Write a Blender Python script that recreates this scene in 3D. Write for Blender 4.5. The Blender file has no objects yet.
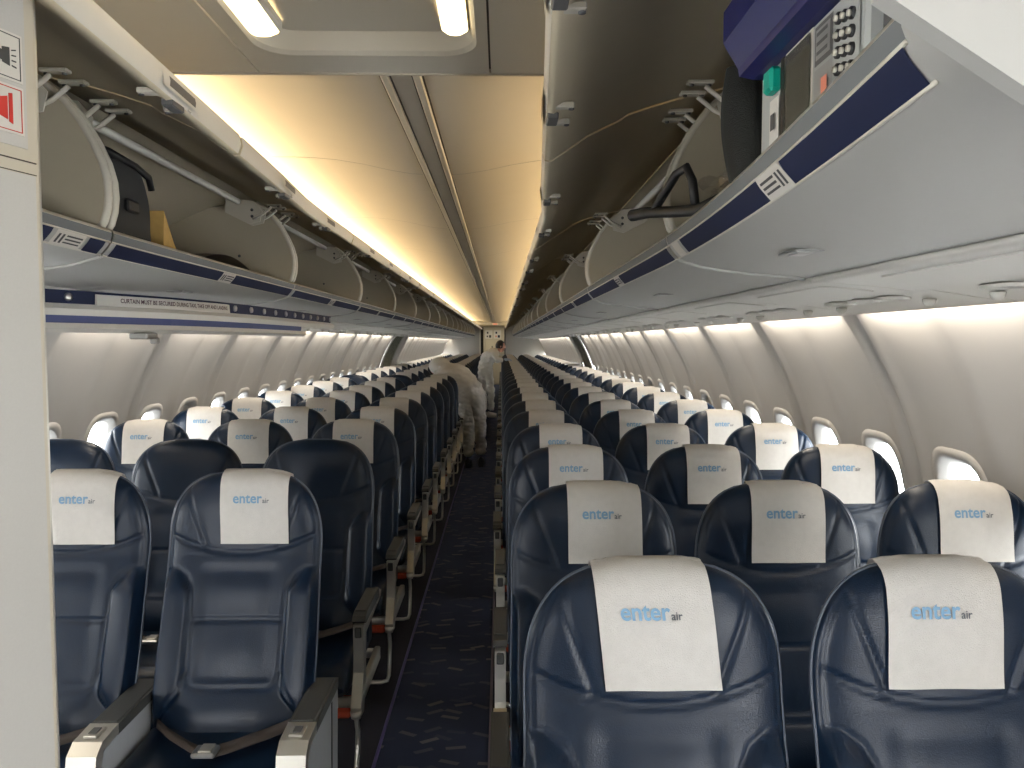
import bpy, math, random
import numpy as np
from mathutils import Vector
random.seed(7)
R = math.radians
sc = bpy.context.scene
col = sc.collection

# ------------------------------------------------------------------ camera, world, light, exposure
# frame: X across the cabin (0 = middle of the aisle), Y aft, Z up, floor at 0
FLOOR_TO_EYE = 1.52
cam_d = bpy.data.cameras.new('camera')
cam_d.sensor_fit = 'HORIZONTAL'; cam_d.sensor_width = 36.0
cam_d.lens = 770.0 / 1024.0 * 36.0
cam_d.clip_start = 0.02; cam_d.clip_end = 200
cam = bpy.data.objects.new('camera', cam_d); col.objects.link(cam)
cam.location = (0.235, 0.0, FLOOR_TO_EYE)
cam.rotation_euler = (R(90 - 3.12), 0, R(-0.82))
sc.camera = cam

world = bpy.data.worlds.new('overcast'); sc.world = world; world.use_nodes = True
bg = world.node_tree.nodes['Background']
bg.inputs['Color'].default_value = (0.98, 0.99, 1.0, 1); bg.inputs['Strength'].default_value = 20.0

def area(name, loc, direction, sx, sy, power, color, spread=180):
    l = bpy.data.lights.new(name, 'AREA'); l.shape = 'RECTANGLE'; l.size = sx; l.size_y = sy
    l.energy = power; l.color = color; l.spread = R(spread)
    o = bpy.data.objects.new(name, l); col.objects.link(o)
    o.location = loc
    o.rotation_euler = Vector(direction).to_track_quat('-Z', 'Y').to_euler()
    return o
def aim(o, direction):
    """long side of the lamp along the cabin, facing the given direction"""
    from mathutils import Matrix
    z = -Vector(direction).normalized(); x = Vector((0, 1, 0)); y = z.cross(x)
    o.rotation_euler = Matrix((x, y, z)).transposed().to_euler()
# added fill from unseen doorways ahead of the first row, brightens near seats and ceiling
area('added_entry_fill', (-1.9, -1.15, 1.15), (1, 0.12, 0.38), 1.85, 0.85, 25, (0.92, 0.96, 1.0))
area('added_service_side_fill', (1.9, -1.15, 1.15), (-1, 0.12, 0.38), 1.6, 0.75, 14, (0.92, 0.96, 1.0))

sc.view_settings.view_transform = 'Standard'
sc.view_settings.look = 'None'
sc.view_settings.gamma = 1.0
sc.view_settings.use_curve_mapping = False
sc.view_settings.exposure = 0.18
sc.cycles.max_bounces = 8
sc.cycles.diffuse_bounces = 5
sc.cycles.glossy_bounces = 3
sc.cycles.transmission_bounces = 4
sc.cycles.transparent_max_bounces = 6
sc.cycles.caustics_reflective = False
sc.cycles.caustics_refractive = False
sc.cycles.sample_clamp_indirect = 3.0
sc.cycles.use_denoising = True

# ------------------------------------------------------------------ helpers
def mat(name, color, rough=0.5, metal=0.0, noise=0.0, nscale=40, bump=0.0, bscale=300, spec=0.5, emit=None, estr=0, coat=0.0):
    m = bpy.data.materials.new(name); m.use_nodes = True
    nt = m.node_tree; p = nt.nodes['Principled BSDF']
    p.inputs['Base Color'].default_value = (*color, 1)
    p.inputs['Roughness'].default_value = rough
    p.inputs['Metallic'].default_value = metal
    p.inputs['Specular IOR Level'].default_value = spec
    if coat: p.inputs['Coat Weight'].default_value = coat; p.inputs['Coat Roughness'].default_value = 0.25
    tc = nt.nodes.new('ShaderNodeTexCoord')
    if noise:
        n = nt.nodes.new('ShaderNodeTexNoise'); n.inputs['Scale'].default_value = nscale; n.inputs['Detail'].default_value = 4
        nt.links.new(tc.outputs['Object'], n.inputs['Vector'])
        mx = nt.nodes.new('ShaderNodeMix'); mx.data_type = 'RGBA'
        mx.inputs[6].default_value = (*[c * (1 - noise) for c in color], 1)
        mx.inputs[7].default_value = (*[min(1, c * (1 + noise)) for c in color], 1)
        nt.links.new(n.outputs['Fac'], mx.inputs[0]); nt.links.new(mx.outputs[2], p.inputs['Base Color'])
    if bump:
        n = nt.nodes.new('ShaderNodeTexNoise'); n.inputs['Scale'].default_value = bscale; n.inputs['Detail'].default_value = 3
        nt.links.new(tc.outputs['Object'], n.inputs['Vector'])
        b = nt.nodes.new('ShaderNodeBump'); b.inputs['Strength'].default_value = bump; b.inputs['Distance'].default_value = 0.002
        nt.links.new(n.outputs['Fac'], b.inputs['Height']); nt.links.new(b.outputs['Normal'], p.inputs['Normal'])
    if emit:
        p.inputs['Emission Color'].default_value = (*emit, 1); p.inputs['Emission Strength'].default_value = estr
    return m

M = {}
M['leather'] = mat('navy_leather', (0.004, 0.012, 0.029), 0.29, noise=0.12, nscale=30, bump=0.25, bscale=420, spec=0.27)
M['leather_seam'] = mat('navy_piping', (0.05, 0.065, 0.095), 0.4)
M['cloth'] = mat('white_nonwoven', (0.60, 0.58, 0.55), 0.9, noise=0.07, nscale=55, bump=0.5, bscale=500)
M['logo_blue'] = mat('print_light_blue', (0.20, 0.36, 0.53), 0.8)
M['logo_dark'] = mat('print_dark_grey', (0.10, 0.11, 0.13), 0.8)
M['arm_pad'] = mat('charcoal_plastic', (0.045, 0.047, 0.047), 0.55, bump=0.2)
M['silver'] = mat('satin_aluminium', (0.62, 0.60, 0.54), 0.36, 0.75)
M['arm_panel'] = mat('pale_grey_panel', (0.36, 0.38, 0.40), 0.5, noise=0.05, nscale=200)
M['shell'] = mat('seat_back_shell', (0.10, 0.11, 0.12), 0.5)
M['belt'] = mat('taupe_webbing', (0.055, 0.043, 0.038), 0.75, bump=0.6, bscale=900)
M['red'] = mat('orange_red_pouch', (0.45, 0.06, 0.02), 0.7)
M['black'] = mat('black_plastic', (0.012, 0.012, 0.013), 0.5)
M['fuzzy'] = mat('black_fleece', (0.012, 0.013, 0.011), 0.95, bump=0.8, bscale=500)
M['bin'] = mat('bin_grey', (0.39, 0.385, 0.36), 0.42, noise=0.02, nscale=60, bump=0.05, bscale=600)
M['bin_in'] = mat('bin_liner_warmed', (0.43, 0.385, 0.29), 0.45, noise=0.03, nscale=20, bump=0.05)  # liner tint warmed to carry the warm light from the door gaps
M["door_in"] = mat("door_liner_lightened", (0.66, 0.58, 0.42), 0.6, noise=0.03, nscale=20)  # bin liner colour lightened to make up for light missing under the doors
M['rim'] = mat('cream_rim', (0.55, 0.52, 0.44), 0.4)
M['band'] = mat('lip_band_grey', (0.15, 0.16, 0.165), 0.6, spec=0.2)
M['navy'] = mat('navy_stripe', (0.013, 0.018, 0.048), 0.6, spec=0.2)
M['white_plastic'] = mat('white_plastic', (0.62, 0.60, 0.55), 0.4, noise=0.02)
M['wall'] = mat('sidewall_panel', (0.50, 0.49, 0.475), 0.55, noise=0.02, nscale=15)
M['groove'] = mat('joint_gap', (0.06, 0.05, 0.04), 0.8)
M['ceil'] = mat('ceiling_panel_cream', (0.60, 0.55, 0.45), 0.6, noise=0.02, nscale=8)
M['ceil_grey'] = mat('entry_ceiling_grey', (0.58, 0.54, 0.45), 0.5, noise=0.02, nscale=12)
M['strip'] = mat('ceiling_rail', (0.50, 0.45, 0.36), 0.5)
M['lamp'] = mat('lamp_lens', (0.9, 0.8, 0.6), 0.5, emit=(1.0, 0.80, 0.46), estr=3.6)
M['part'] = mat('partition_laminate', (0.50, 0.485, 0.45), 0.55, noise=0.04, nscale=350)
M['part_trim'] = mat('partition_trim', (0.52, 0.47, 0.37), 0.45)
M['paper'] = mat('placard_white', (0.62, 0.59, 0.53), 0.6)
M['ink'] = mat('placard_black', (0.05, 0.05, 0.05), 0.6)
M['ink_red'] = mat('placard_red', (0.50, 0.03, 0.02), 0.6)
M['ink_purple'] = mat('lettering_plum', (0.06, 0.012, 0.03), 0.6)
M['grey_dark'] = mat('dark_grey_plastic', (0.09, 0.09, 0.09), 0.5)
M['steel'] = mat('brushed_steel', (0.5, 0.5, 0.5), 0.3, 0.9)
M['device'] = mat('device_face', (0.20, 0.20, 0.20), 0.5)
M['device_lt'] = mat('device_frame', (0.36, 0.37, 0.35), 0.5)
M['screen'] = mat('device_screen', (0.07, 0.065, 0.05), 0.15)
M['teal'] = mat('teal_clip', (0.0, 0.28, 0.20), 0.4)
M['coral'] = mat('coral_sticker', (0.65, 0.22, 0.14), 0.5)
M['blue_case'] = mat('blue_case', (0.012, 0.015, 0.085), 0.35)
M['tan'] = mat('tan_paper', (0.50, 0.32, 0.10), 0.7, noise=0.3, nscale=30)
M['brown'] = mat('brown_leather', (0.06, 0.04, 0.022), 0.5)
M['bag'] = mat('charcoal_fabric', (0.028, 0.028, 0.027), 0.85, bump=0.6, bscale=500)
M['skirt'] = mat('curtain_blue', (0.05, 0.065, 0.17), 0.6)
M['cover'] = mat('white_coverall', (0.76, 0.74, 0.70), 0.8, noise=0.05, nscale=12, bump=1.0, bscale=22)
M['skin'] = mat('skin', (0.45, 0.22, 0.15), 0.5)
M['hair'] = mat('black_hair', (0.01, 0.008, 0.008), 0.6, bump=1, bscale=200)
M['mask'] = mat('pale_blue_mask', (0.35, 0.45, 0.60), 0.8)
M['galley'] = mat('galley_cream', (0.50, 0.45, 0.34), 0.5)
M['bulk'] = mat('bulkhead_grey', (0.36, 0.35, 0.32), 0.6, noise=0.03)
M['frame_metal'] = mat('primed_structure', (0.30, 0.31, 0.25), 0.6, noise=0.5, nscale=25, bump=1, bscale=30)
M['ash'] = mat('placard_grey', (0.30, 0.30, 0.29), 0.35, 0.4)

def glass_mat():
    m = bpy.data.materials.new('window_acrylic'); m.use_nodes = True; nt = m.node_tree
    for n in list(nt.nodes): nt.nodes.remove(n)
    out = nt.nodes.new('ShaderNodeOutputMaterial'); mx = nt.nodes.new('ShaderNodeMixShader')
    t = nt.nodes.new('ShaderNodeBsdfTransparent'); t.inputs[0].default_value = (0.95, 0.97, 0.96, 1)
    g = nt.nodes.new('ShaderNodeBsdfGlossy'); g.inputs['Roughness'].default_value = 0.05
    mx.inputs[0].default_value = 0.07
    nt.links.new(t.outputs[0], mx.inputs[1]); nt.links.new(g.outputs[0], mx.inputs[2]); nt.links.new(mx.outputs[0], out.inputs[0])
    return m
M['glass'] = glass_mat()

def film_mat():
    m = bpy.data.materials.new('clear_film'); m.use_nodes = True; nt = m.node_tree
    for n in list(nt.nodes): nt.nodes.remove(n)
    out = nt.nodes.new('ShaderNodeOutputMaterial'); mx = nt.nodes.new('ShaderNodeMixShader')
    t = nt.nodes.new('ShaderNodeBsdfTransparent'); g = nt.nodes.new('ShaderNodeBsdfGlossy'); g.inputs['Roughness'].default_value = 0.15
    mx.inputs[0].default_value = 0.3
    nt.links.new(t.outputs[0], mx.inputs[1]); nt.links.new(g.outputs[0], mx.inputs[2]); nt.links.new(mx.outputs[0], out.inputs[0])
    return m
M['film'] = film_mat()

def carpet_mat():
    m = bpy.data.materials.new('aisle_carpet'); m.use_nodes = True; nt = m.node_tree; L = nt.links.new
    p = nt.nodes['Principled BSDF']; p.inputs['Roughness'].default_value = 0.95; p.inputs['Specular IOR Level'].default_value = 0.1
    tc = nt.nodes.new('ShaderNodeTexCoord')
    def math_(op, a, b=None, c=None):
        n = nt.nodes.new('ShaderNodeMath'); n.operation = op
        for i, v in enumerate((a, b, c)):
            if v is None: continue
            if isinstance(v, (int, float)): n.inputs[i].default_value = v
            else: L(v, n.inputs[i])
        return n.outputs[0]
    masks = []
    for k, (sc_, off) in enumerate(((7.0, 0.0), (6.2, 3.37))):
        mp = nt.nodes.new('ShaderNodeMapping'); mp.inputs['Location'].default_value = (off, off * 1.7, 0); mp.inputs['Scale'].default_value = (1.0, 1.25, 1)
        L(tc.outputs['Object'], mp.inputs['Vector'])
        v = nt.nodes.new('ShaderNodeTexVoronoi'); v.voronoi_dimensions = '2D'; v.inputs['Scale'].default_value = sc_; v.inputs['Randomness'].default_value = 0.75
        L(mp.outputs[0], v.inputs['Vector'])
        sx = nt.nodes.new('ShaderNodeSeparateXYZ'); L(v.outputs['Color'], sx.inputs[0])
        d = nt.nodes.new('ShaderNodeVectorMath'); d.operation = 'SUBTRACT'; L(mp.outputs[0], d.inputs[0]); L(v.outputs['Position'], d.inputs[1])
        ang = math_('SUBTRACT', math_('MULTIPLY', sx.outputs[0], 1.6), 0.8)
        sn = math_('SINE', ang); cs = math_('COSINE', ang)
        xy = nt.nodes.new('ShaderNodeSeparateXYZ'); L(d.outputs[0], xy.inputs[0])
        u = math_('ADD', math_('MULTIPLY', xy.outputs[0], cs), math_('MULTIPLY', xy.outputs[1], sn))
        w = math_('SUBTRACT', math_('MULTIPLY', xy.outputs[1], cs), math_('MULTIPLY', xy.outputs[0], sn))
        mu = math_('LESS_THAN', math_('ABSOLUTE', u), 0.038); mw = math_('LESS_THAN', math_('ABSOLUTE', w), 0.0125)
        a = math_('MULTIPLY', math_('MULTIPLY', mu, mw), math_('POWER', sx.outputs[1], 1.6))
        masks.append(a)
    msk = math_('MAXIMUM', masks[0], masks[1])
    nz = nt.nodes.new('ShaderNodeTexNoise'); nz.inputs['Scale'].default_value = 3.0; nz.inputs['Detail'].default_value = 6
    L(tc.outputs['Object'], nz.inputs['Vector'])
    base = nt.nodes.new('ShaderNodeMix'); base.data_type = 'RGBA'
    base.inputs[6].default_value = (0.024, 0.032, 0.062, 1); base.inputs[7].default_value = (0.048, 0.058, 0.100, 1)
    L(nz.outputs['Fac'], base.inputs[0])
    pat = nt.nodes.new('ShaderNodeMix'); pat.data_type = 'RGBA'; pat.inputs[7].default_value = (0.15, 0.14, 0.15, 1)
    L(msk, pat.inputs[0]); L(base.outputs[2], pat.inputs[6])
    # plain darker carpet under the seats, patterned runner in the aisle
    sp = nt.nodes.new('ShaderNodeSeparateXYZ'); L(tc.outputs['Object'], sp.inputs[0])
    ins = math_('MULTIPLY', math_('GREATER_THAN', sp.outputs[0], -0.222), math_('LESS_THAN', sp.outputs[0], 0.192))
    fin = nt.nodes.new('ShaderNodeMix'); fin.data_type = 'RGBA'; fin.inputs[6].default_value = (0.032, 0.032, 0.042, 1)
    L(ins, fin.inputs[0]); L(pat.outputs[2], fin.inputs[7])
    fz = nt.nodes.new('ShaderNodeTexNoise'); fz.inputs['Scale'].default_value = 700; L(tc.outputs['Object'], fz.inputs['Vector'])
    mul = nt.nodes.new('ShaderNodeMix'); mul.data_type = 'RGBA'; mul.blend_type = 'MULTIPLY'; mul.inputs[0].default_value = 0.7
    L(fin.outputs[2], mul.inputs[6]); L(fz.outputs['Fac'], mul.inputs[7])
    gain = nt.nodes.new('ShaderNodeMix'); gain.data_type = 'RGBA'; gain.blend_type = 'ADD'; gain.inputs[0].default_value = 0.6
    L(mul.outputs[2], gain.inputs[6]); L(mul.outputs[2], gain.inputs[7])
    L(gain.outputs[2], p.inputs['Base Color'])
    b = nt.nodes.new('ShaderNodeBump'); b.inputs['Strength'].default_value = 0.8; b.inputs['Distance'].default_value = 0.003
    L(fz.outputs['Fac'], b.inputs['Height']); L(b.outputs['Normal'], p.inputs['Normal'])
    return m
M['carpet'] = carpet_mat()
M['path_strip'] = mat('path_strip_violet', (0.085, 0.07, 0.21), 0.5)
M['path_strip_r'] = mat('path_strip_mauve', (0.11, 0.085, 0.13), 0.5)

class MB:
    """collects polygons (world coordinates) with a material slot each; build() links them as one mesh object"""
    def __init__(s): s.v = []; s.f = []; s.m = []; s.mats = []; s.sm = []
    def slot(s, m):
        if m not in s.mats: s.mats.append(m)
        return s.mats.index(m)
    def add(s, vs, fs, m=None, smooth=False):
        o = len(s.v); s.v += [tuple(float(c) for c in p) for p in vs]
        k = s.slot(m) if m else 0
        for f in fs: s.f.append(tuple(o + i for i in f)); s.m.append(k); s.sm.append(smooth)
        return s
    def box(s, c, d, m=None, bev=0.0, rot=None):
        cx, cy, cz = c; x, y, z = (q / 2 for q in d)
        if bev <= 0:
            vs = [(-x, -y, -z), (x, -y, -z), (x, y, -z), (-x, y, -z), (-x, -y, z), (x, -y, z), (x, y, z), (-x, y, z)]
            fs = [(0, 3, 2, 1), (4, 5, 6, 7), (0, 1, 5, 4), (1, 2, 6, 5), (2, 3, 7, 6), (3, 0, 4, 7)]
        else:
            b = min(bev, x * .99, y * .99, z * .99)
            vs = []; idx = {}
            for sx in (-1, 1):
                for sy in (-1, 1):
                    for sz in (-1, 1):
                        for a in range(3):
                            p = [sx * (x - b), sy * (y - b), sz * (z - b)]
                            p[a] = (sx * x, sy * y, sz * z)[a]
                            idx[(sx, sy, sz, a)] = len(vs); vs.append(tuple(p))
            fs = []
            I = idx
            for a in range(3):
                for sg in (-1, 1):
                    q = []
                    for (u, w) in ((-1, -1), (1, -1), (1, 1), (-1, 1)):
                        t = [0, 0, 0]; t[a] = sg; t[(a + 1) % 3] = u; t[(a + 2) % 3] = w
                        q.append(I[(t[0], t[1], t[2], a)])
                    fs.append(tuple(q if sg > 0 else q[::-1]))
            for a in range(3):
                b1, c1 = (a + 1) % 3, (a + 2) % 3
                for s1 in (-1, 1):
                    for s2 in (-1, 1):
                        def key(sa, ax):
                            t = [0, 0, 0]; t[a] = sa; t[b1] = s1; t[c1] = s2
                            return I[(t[0], t[1], t[2], ax)]
                        q = (key(-1, b1), key(1, b1), key(1, c1), key(-1, c1))
                        fs.append(q if s1 * s2 > 0 else q[::-1])
            for sx in (-1, 1):
                for sy in (-1, 1):
                    for sz in (-1, 1):
                        q = tuple(I[(sx, sy, sz, a)] for a in range(3))
                        fs.append(q if sx * sy * sz > 0 else q[::-1])
        if rot is not None:
            vs = [tuple(rot @ Vector(p)) for p in vs]
        return s.add([(p[0] + cx, p[1] + cy, p[2] + cz) for p in vs], fs, m)
    def tube(s, pts, r, m=None, n=10, cap=True, flat=None):
        pts = [Vector(p) for p in pts]; rs = r if isinstance(r, (list, tuple)) else [r] * len(pts)
        vs = []; fs = []; prev = None
        for i, p in enumerate(pts):
            t = (pts[min(i + 1, len(pts) - 1)] - pts[max(i - 1, 0)]).normalized()
            if prev is None:
                a = Vector((0, 0, 1)) if abs(t.z) < 0.9 else Vector((1, 0, 0))
                u = t.cross(a).normalized()
            else: u = (prev - t * prev.dot(t)).normalized()
            prev = u; w = t.cross(u)
            fl = flat or 1.0
            for k in range(n):
                an = 2 * math.pi * k / n
                vs.append(p + u * (math.cos(an) * rs[i]) + w * (math.sin(an) * rs[i] * fl))
        for i in range(len(pts) - 1):
            for k in range(n):
                a, b = i * n + k, i * n + (k + 1) % n
                fs.append((a, b, b + n, a + n))
        if cap:
            fs.append(tuple(range(n))[::-1]); fs.append(tuple(range((len(pts) - 1) * n, len(pts) * n)))
        return s.add(vs, fs, m, True)
    def prism(s, poly, axis, a, b, m=None, smooth=False):
        """closed polygon (2D) extruded along an axis from a to b; 2D order: x->(y,z), y->(x,z), z->(x,y)"""
        def P(q, t): return {'x': (t, q[0], q[1]), 'y': (q[0], t, q[1]), 'z': (q[0], q[1], t)}[axis]
        n = len(poly)
        vs = [P(q, a) for q in poly] + [P(q, b) for q in poly]
        s.add(vs, [tuple(range(n))[::-1], tuple(range(n, 2 * n))], m)
        s.add(vs, [(i, (i + 1) % n, (i + 1) % n + n, i + n) for i in range(n)], m, smooth)
        return s
    def loft(s, rows, m=None, closed=False, smooth=True, caps=False):
        """rows: list of equally long point lists"""
        n = len(rows[0]); vs = [p for r in rows for p in r]; fs = []
        for i in range(len(rows) - 1):
            for k in range(n if closed else n - 1):
                a, b = i * n + k, i * n + (k + 1) % n
                fs.append((a, b, b + n, a + n))
        s.add(vs, fs, m, smooth)
        if caps: s.add(vs, [tuple(range(n))[::-1], tuple(range((len(rows) - 1) * n, len(rows) * n))], m)
        return s
    def cyl(s, c, axis, r, h, m=None, n=20, r2=None):
        d = {'x': Vector((1, 0, 0)), 'y': Vector((0, 1, 0)), 'z': Vector((0, 0, 1))}[axis] if isinstance(axis, str) else Vector(axis).normalized()
        c = Vector(c)
        return s.tube([c - d * h / 2, c + d * h / 2], [r, r2 if r2 is not None else r], m, n)
    def build(s, name, m=None, parent=None, origin=None, weld=False):
        off = Vector((0, 0, 0))
        if parent is not None:
            q = parent
            while q is not None: off += q.location; q = q.parent
        elif origin is not None: off = Vector(origin)
        me = bpy.data.meshes.new(name)
        me.from_pydata([(x - off[0], y - off[1], z - off[2]) for x, y, z in s.v], [], s.f)
        mats = s.mats or []
        if m is not None and not mats: mats = [m]
        for k in mats: me.materials.append(k)
        me.polygons.foreach_set('material_index', s.m); me.polygons.foreach_set('use_smooth', s.sm)
        import bmesh
        b = bmesh.new(); b.from_mesh(me)
        if weld: bmesh.ops.remove_doubles(b, verts=b.verts, dist=1e-5)
        bmesh.ops.recalc_face_normals(b, faces=b.faces)
        b.to_mesh(me); b.free(); me.update()
        o = bpy.data.objects.new(name, me); col.objects.link(o)
        if parent is not None: o.parent = parent
        elif origin is not None: o.location = origin
        return o

def tag(o, label=None, cat=None, group=None, kind=None):
    if label: o['label'] = label
    if cat: o['category'] = cat
    if group: o['group'] = group
    if kind: o['kind'] = kind
    return o
def thing(name, loc, label, cat, group=None, kind=None):
    o = bpy.data.objects.new(name, None); col.objects.link(o); o.location = loc; o.empty_display_size = 0.1
    return tag(o, label, cat, group, kind)
def copy_tree(o, parent=None):
    c = o.copy(); col.objects.link(c); c.parent = parent
    for ch in kids.get(o.name, [c2 for c2 in o.children]): copy_tree(ch, c)
    return c
kids = {}
ORD = ['first', 'second', 'third', 'fourth', 'fifth', 'sixth', 'seventh', 'eighth', 'ninth', 'tenth', 'eleventh', 'twelfth', 'thirteenth',
       'fourteenth', 'fifteenth', 'sixteenth', 'seventeenth', 'eighteenth', 'nineteenth', 'twentieth', 'twenty-first', 'twenty-second',
       'twenty-third', 'twenty-fourth', 'twenty-fifth', 'twenty-sixth', 'twenty-seventh', 'twenty-eighth', 'twenty-ninth', 'thirtieth',
       'thirty-first', 'thirty-second', 'thirty-third', 'thirty-fourth']

def text_mesh(body, size, bold=0.0, spacing=1.0):
    """flat 2D outline mesh of a text: (verts 2D, faces), width"""
    cu = bpy.data.curves.new('txt', 'FONT'); cu.body = body; cu.size = size; cu.offset = bold; cu.space_character = spacing
    cu.resolution_u = 3
    o = bpy.data.objects.new('txt', cu); col.objects.link(o)
    dg = bpy.context.evaluated_depsgraph_get(); dg.update()
    me = bpy.data.meshes.new_from_object(o.evaluated_get(dg))
    vs = [(v.co.x, v.co.y) for v in me.vertices]; fs = [tuple(p.vertices) for p in me.polygons]
    bpy.data.objects.remove(o); bpy.data.curves.remove(cu); bpy.data.meshes.remove(me)
    w = max(v[0] for v in vs) if vs else 0
    return vs, fs, w

# ------------------------------------------------------------------ setting: floor, walls, shell
Y0, Y1 = -1.7, 25.3          # front of the vestibule, aft bulkheads
YG = 27.6                    # aft galley
def struct(mb, name, m=None, origin=(0, 0, 0), label=None):
    return tag(mb.build(name, m, None, origin), label, None, None, 'structure')

struct(MB().box((0, (Y0 + YG) / 2 + .3, -0.03), (3.7, YG - Y0 + 1.2, 0.06)), 'floor', M['carpet'])
struct(MB().box((-0.2225, 12.0, 0.004), (0.012, 26.6, 0.010), bev=.003), 'trim_1', M['path_strip'])
struct(MB().box((0.1925, 12.0, 0.004), (0.012, 26.6, 0.010), bev=.003), 'trim_2', M['path_strip_r'])

# sidewalls: circular cross section, soft flutes at the panel joints, holes for the windows
RW, ZC = 1.775, 0.62
def wall_x(z): return math.sqrt(max(0.0, RW * RW - (z - ZC) ** 2))
WIN = {1: (2.44, 0.508), -1: (2.75, 0.508)}
HW, HH, WZ = 0.122, 0.175, 0.965         # window half sizes and centre height
EXIT = (12.25, 13.45)
def flute(y, side):
    y0, p = WIN[side]; P = 2 * p
    t = ((y - (y0 + p / 2 - P * 5)) % P) / P          # 0 at a panel joint
    a = min(t, 1 - t) * P                              # distance to the joint
    b = abs(t - 0.5) * P                               # distance to the middle of the panel
    d = 0.014 * math.exp(-((a - 0.055) / 0.03) ** 2) + 0.014 * math.exp(-(b / 0.06) ** 2)
    d -= 0.006 * math.exp(-(a / 0.005) ** 2)
    return d
for side in (1, -1):
    y0, p = WIN[side]
    ys = np.arange(Y0, YG + 0.6, 0.0254)
    zs = np.concatenate([np.linspace(0, .74, 12), np.linspace(.76, 1.18, 29), np.linspace(1.2, 1.72, 16)])
    vs = []; hole = lambda y, z: False
    G = np.zeros((len(ys), len(zs), 3))
    for i, y in enumerate(ys):
        f = flute(y, side)
        for j, z in enumerate(zs):
            x = wall_x(z); nrm = 1.0
            G[i, j] = (side * (x - f * min(1, z / .5)), y, z)
    mb = MB(); fs = []; n = len(zs)
    for i in range(len(ys) - 1):
        yc = (ys[i] + ys[i + 1]) / 2
        k = (yc - y0) / p; dy = abs(k - round(k)) * p
        win_row = yc > (1.2 if side == 1 else 1.0) and yc < Y1 and not (EXIT[0] - .1 < yc < EXIT[1] + .1)
        for j in range(n - 1):
            zc = (zs[j] + zs[j + 1]) / 2
            if win_row and ((dy / (HW + .012)) ** 4 + ((zc - WZ) / (HH + .012)) ** 4) < 1: continue
            if EXIT[0] < yc < EXIT[1] and zc > 0.35: continue
            if yc < -0.72 and yc > -1.58 and zc < 1.72: continue     # unseen door openings, added along with the two fill lights
            fs.append((i * n + j, i * n + j + 1, (i + 1) * n + j + 1, (i + 1) * n + j))
    mb.add(G.reshape(-1, 3), fs, M['wall'], True)
    struct(mb, 'wall_right' if side == 1 else 'wall_left')

    # windows
    wi = 0
    k0 = int(math.ceil(((1.25 if side == 1 else 1.05) - y0) / p)); kk = k0
    proto = None
    while y0 + kk * p < Y1 - .2:
        y = y0 + kk * p; kk += 1
        if EXIT[0] - .25 < y < EXIT[1] + .25: continue
        wi += 1
        shade = (kk * 7 + (3 if side == 1 else 0)) % 5
        num = wi + (0 if side == 1 else 60)
        root = thing('window_%d' % num, (side * wall_x(WZ), y, WZ), None, None, None, 'structure')
        fr = MB(); N = 40
        def ring(hw, hh, dx):
            r = []
            for q in range(N):
                a = 2 * math.pi * q / N
                ca, sa = math.cos(a), math.sin(a)
                u = hw * math.copysign(abs(ca) ** .55, ca); w = hh * math.copysign(abs(sa) ** .55, sa)
                z = WZ + w
                r.append((side * (wall_x(z) + dx), y + u, z))
            return r
        fr.loft([ring(HW + .040, HH + .040, .004), ring(HW + .036, HH + .036, -.004), ring(HW + .016, HH + .016, -.008), ring(HW + .004, HH + .004, -.004),
                 ring(HW - .006, HH - .006, .016), ring(HW - .012, HH - .012, .020), ring(HW - .014, HH - .014, .050)], M['wall'], closed=True)
        fr.build('window_frame', None, root)
        pn = MB(); rr = ring(HW - .012, HH - .012, .034)
        pn.add(rr, [tuple(range(N))]); pn.build('pane', M['glass'], root)
        shade = {3: 1, 8: 3}.get((kk * 7 + (3 if side == 1 else 1)) % 11, 0)
        if shade:
            sh = MB(); hgt = .16 if shade == 1 else .06
            zt = WZ + HH; pts = []
            for z in (zt, zt - hgt / 2, zt - hgt):
                pts.append([(side * (wall_x(z) + .027), y - HW + .004, z), (side * (wall_x(z) + .027), y + HW - .004, z)])
            sh.loft(pts, M['wall']); sh.box((side * (wall_x(zt - hgt) + .024), y, zt - hgt), (.008, 2 * HW - .01, .012), M['white_plastic'])
            sh.build('shade', None, root)

    # overwing exit: bare door frame standing open in the wall
    mb = MB(); ya, yb = EXIT
    for j in range(14):
        z0_, z1_ = .35 + j * .098, .35 + (j + 1) * .098
        for (a, b, dx) in ((ya, ya + .16, .0), (yb - .16, yb, .0)):
            mb.loft([[(side * (wall_x(z) - .02), a, z), (side * (wall_x(z) - .02), b, z), (side * (wall_x(z) + .07), b, z), (side * (wall_x(z) + .07), a, z)] for z in (z0_, z1_)], M['wall'] if a == ya else M['frame_metal'], closed=True, smooth=False)
    rows = []
    for z in np.linspace(.35, 1.72, 20): rows.append([(side * (wall_x(z) + .05), t, z) for t in np.linspace(ya + .1, yb - .1, 4)])
    mb.loft(rows, M['frame_metal'])
    for t in (ya + .30, ya + .52, ya + .74, ya + .95):
        mb.loft([[(side * (wall_x(z) - .0), t, z), (side * (wall_x(z) + .0), t + .05, z), (side * (wall_x(z) + .05), t + .05, z), (side * (wall_x(z) + .05), t, z)] for z in np.linspace(.4, 1.68, 12)], M['frame_metal'], closed=True, smooth=False)
    struct(mb, 'door_1' if side == 1 else 'door_2')

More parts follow.
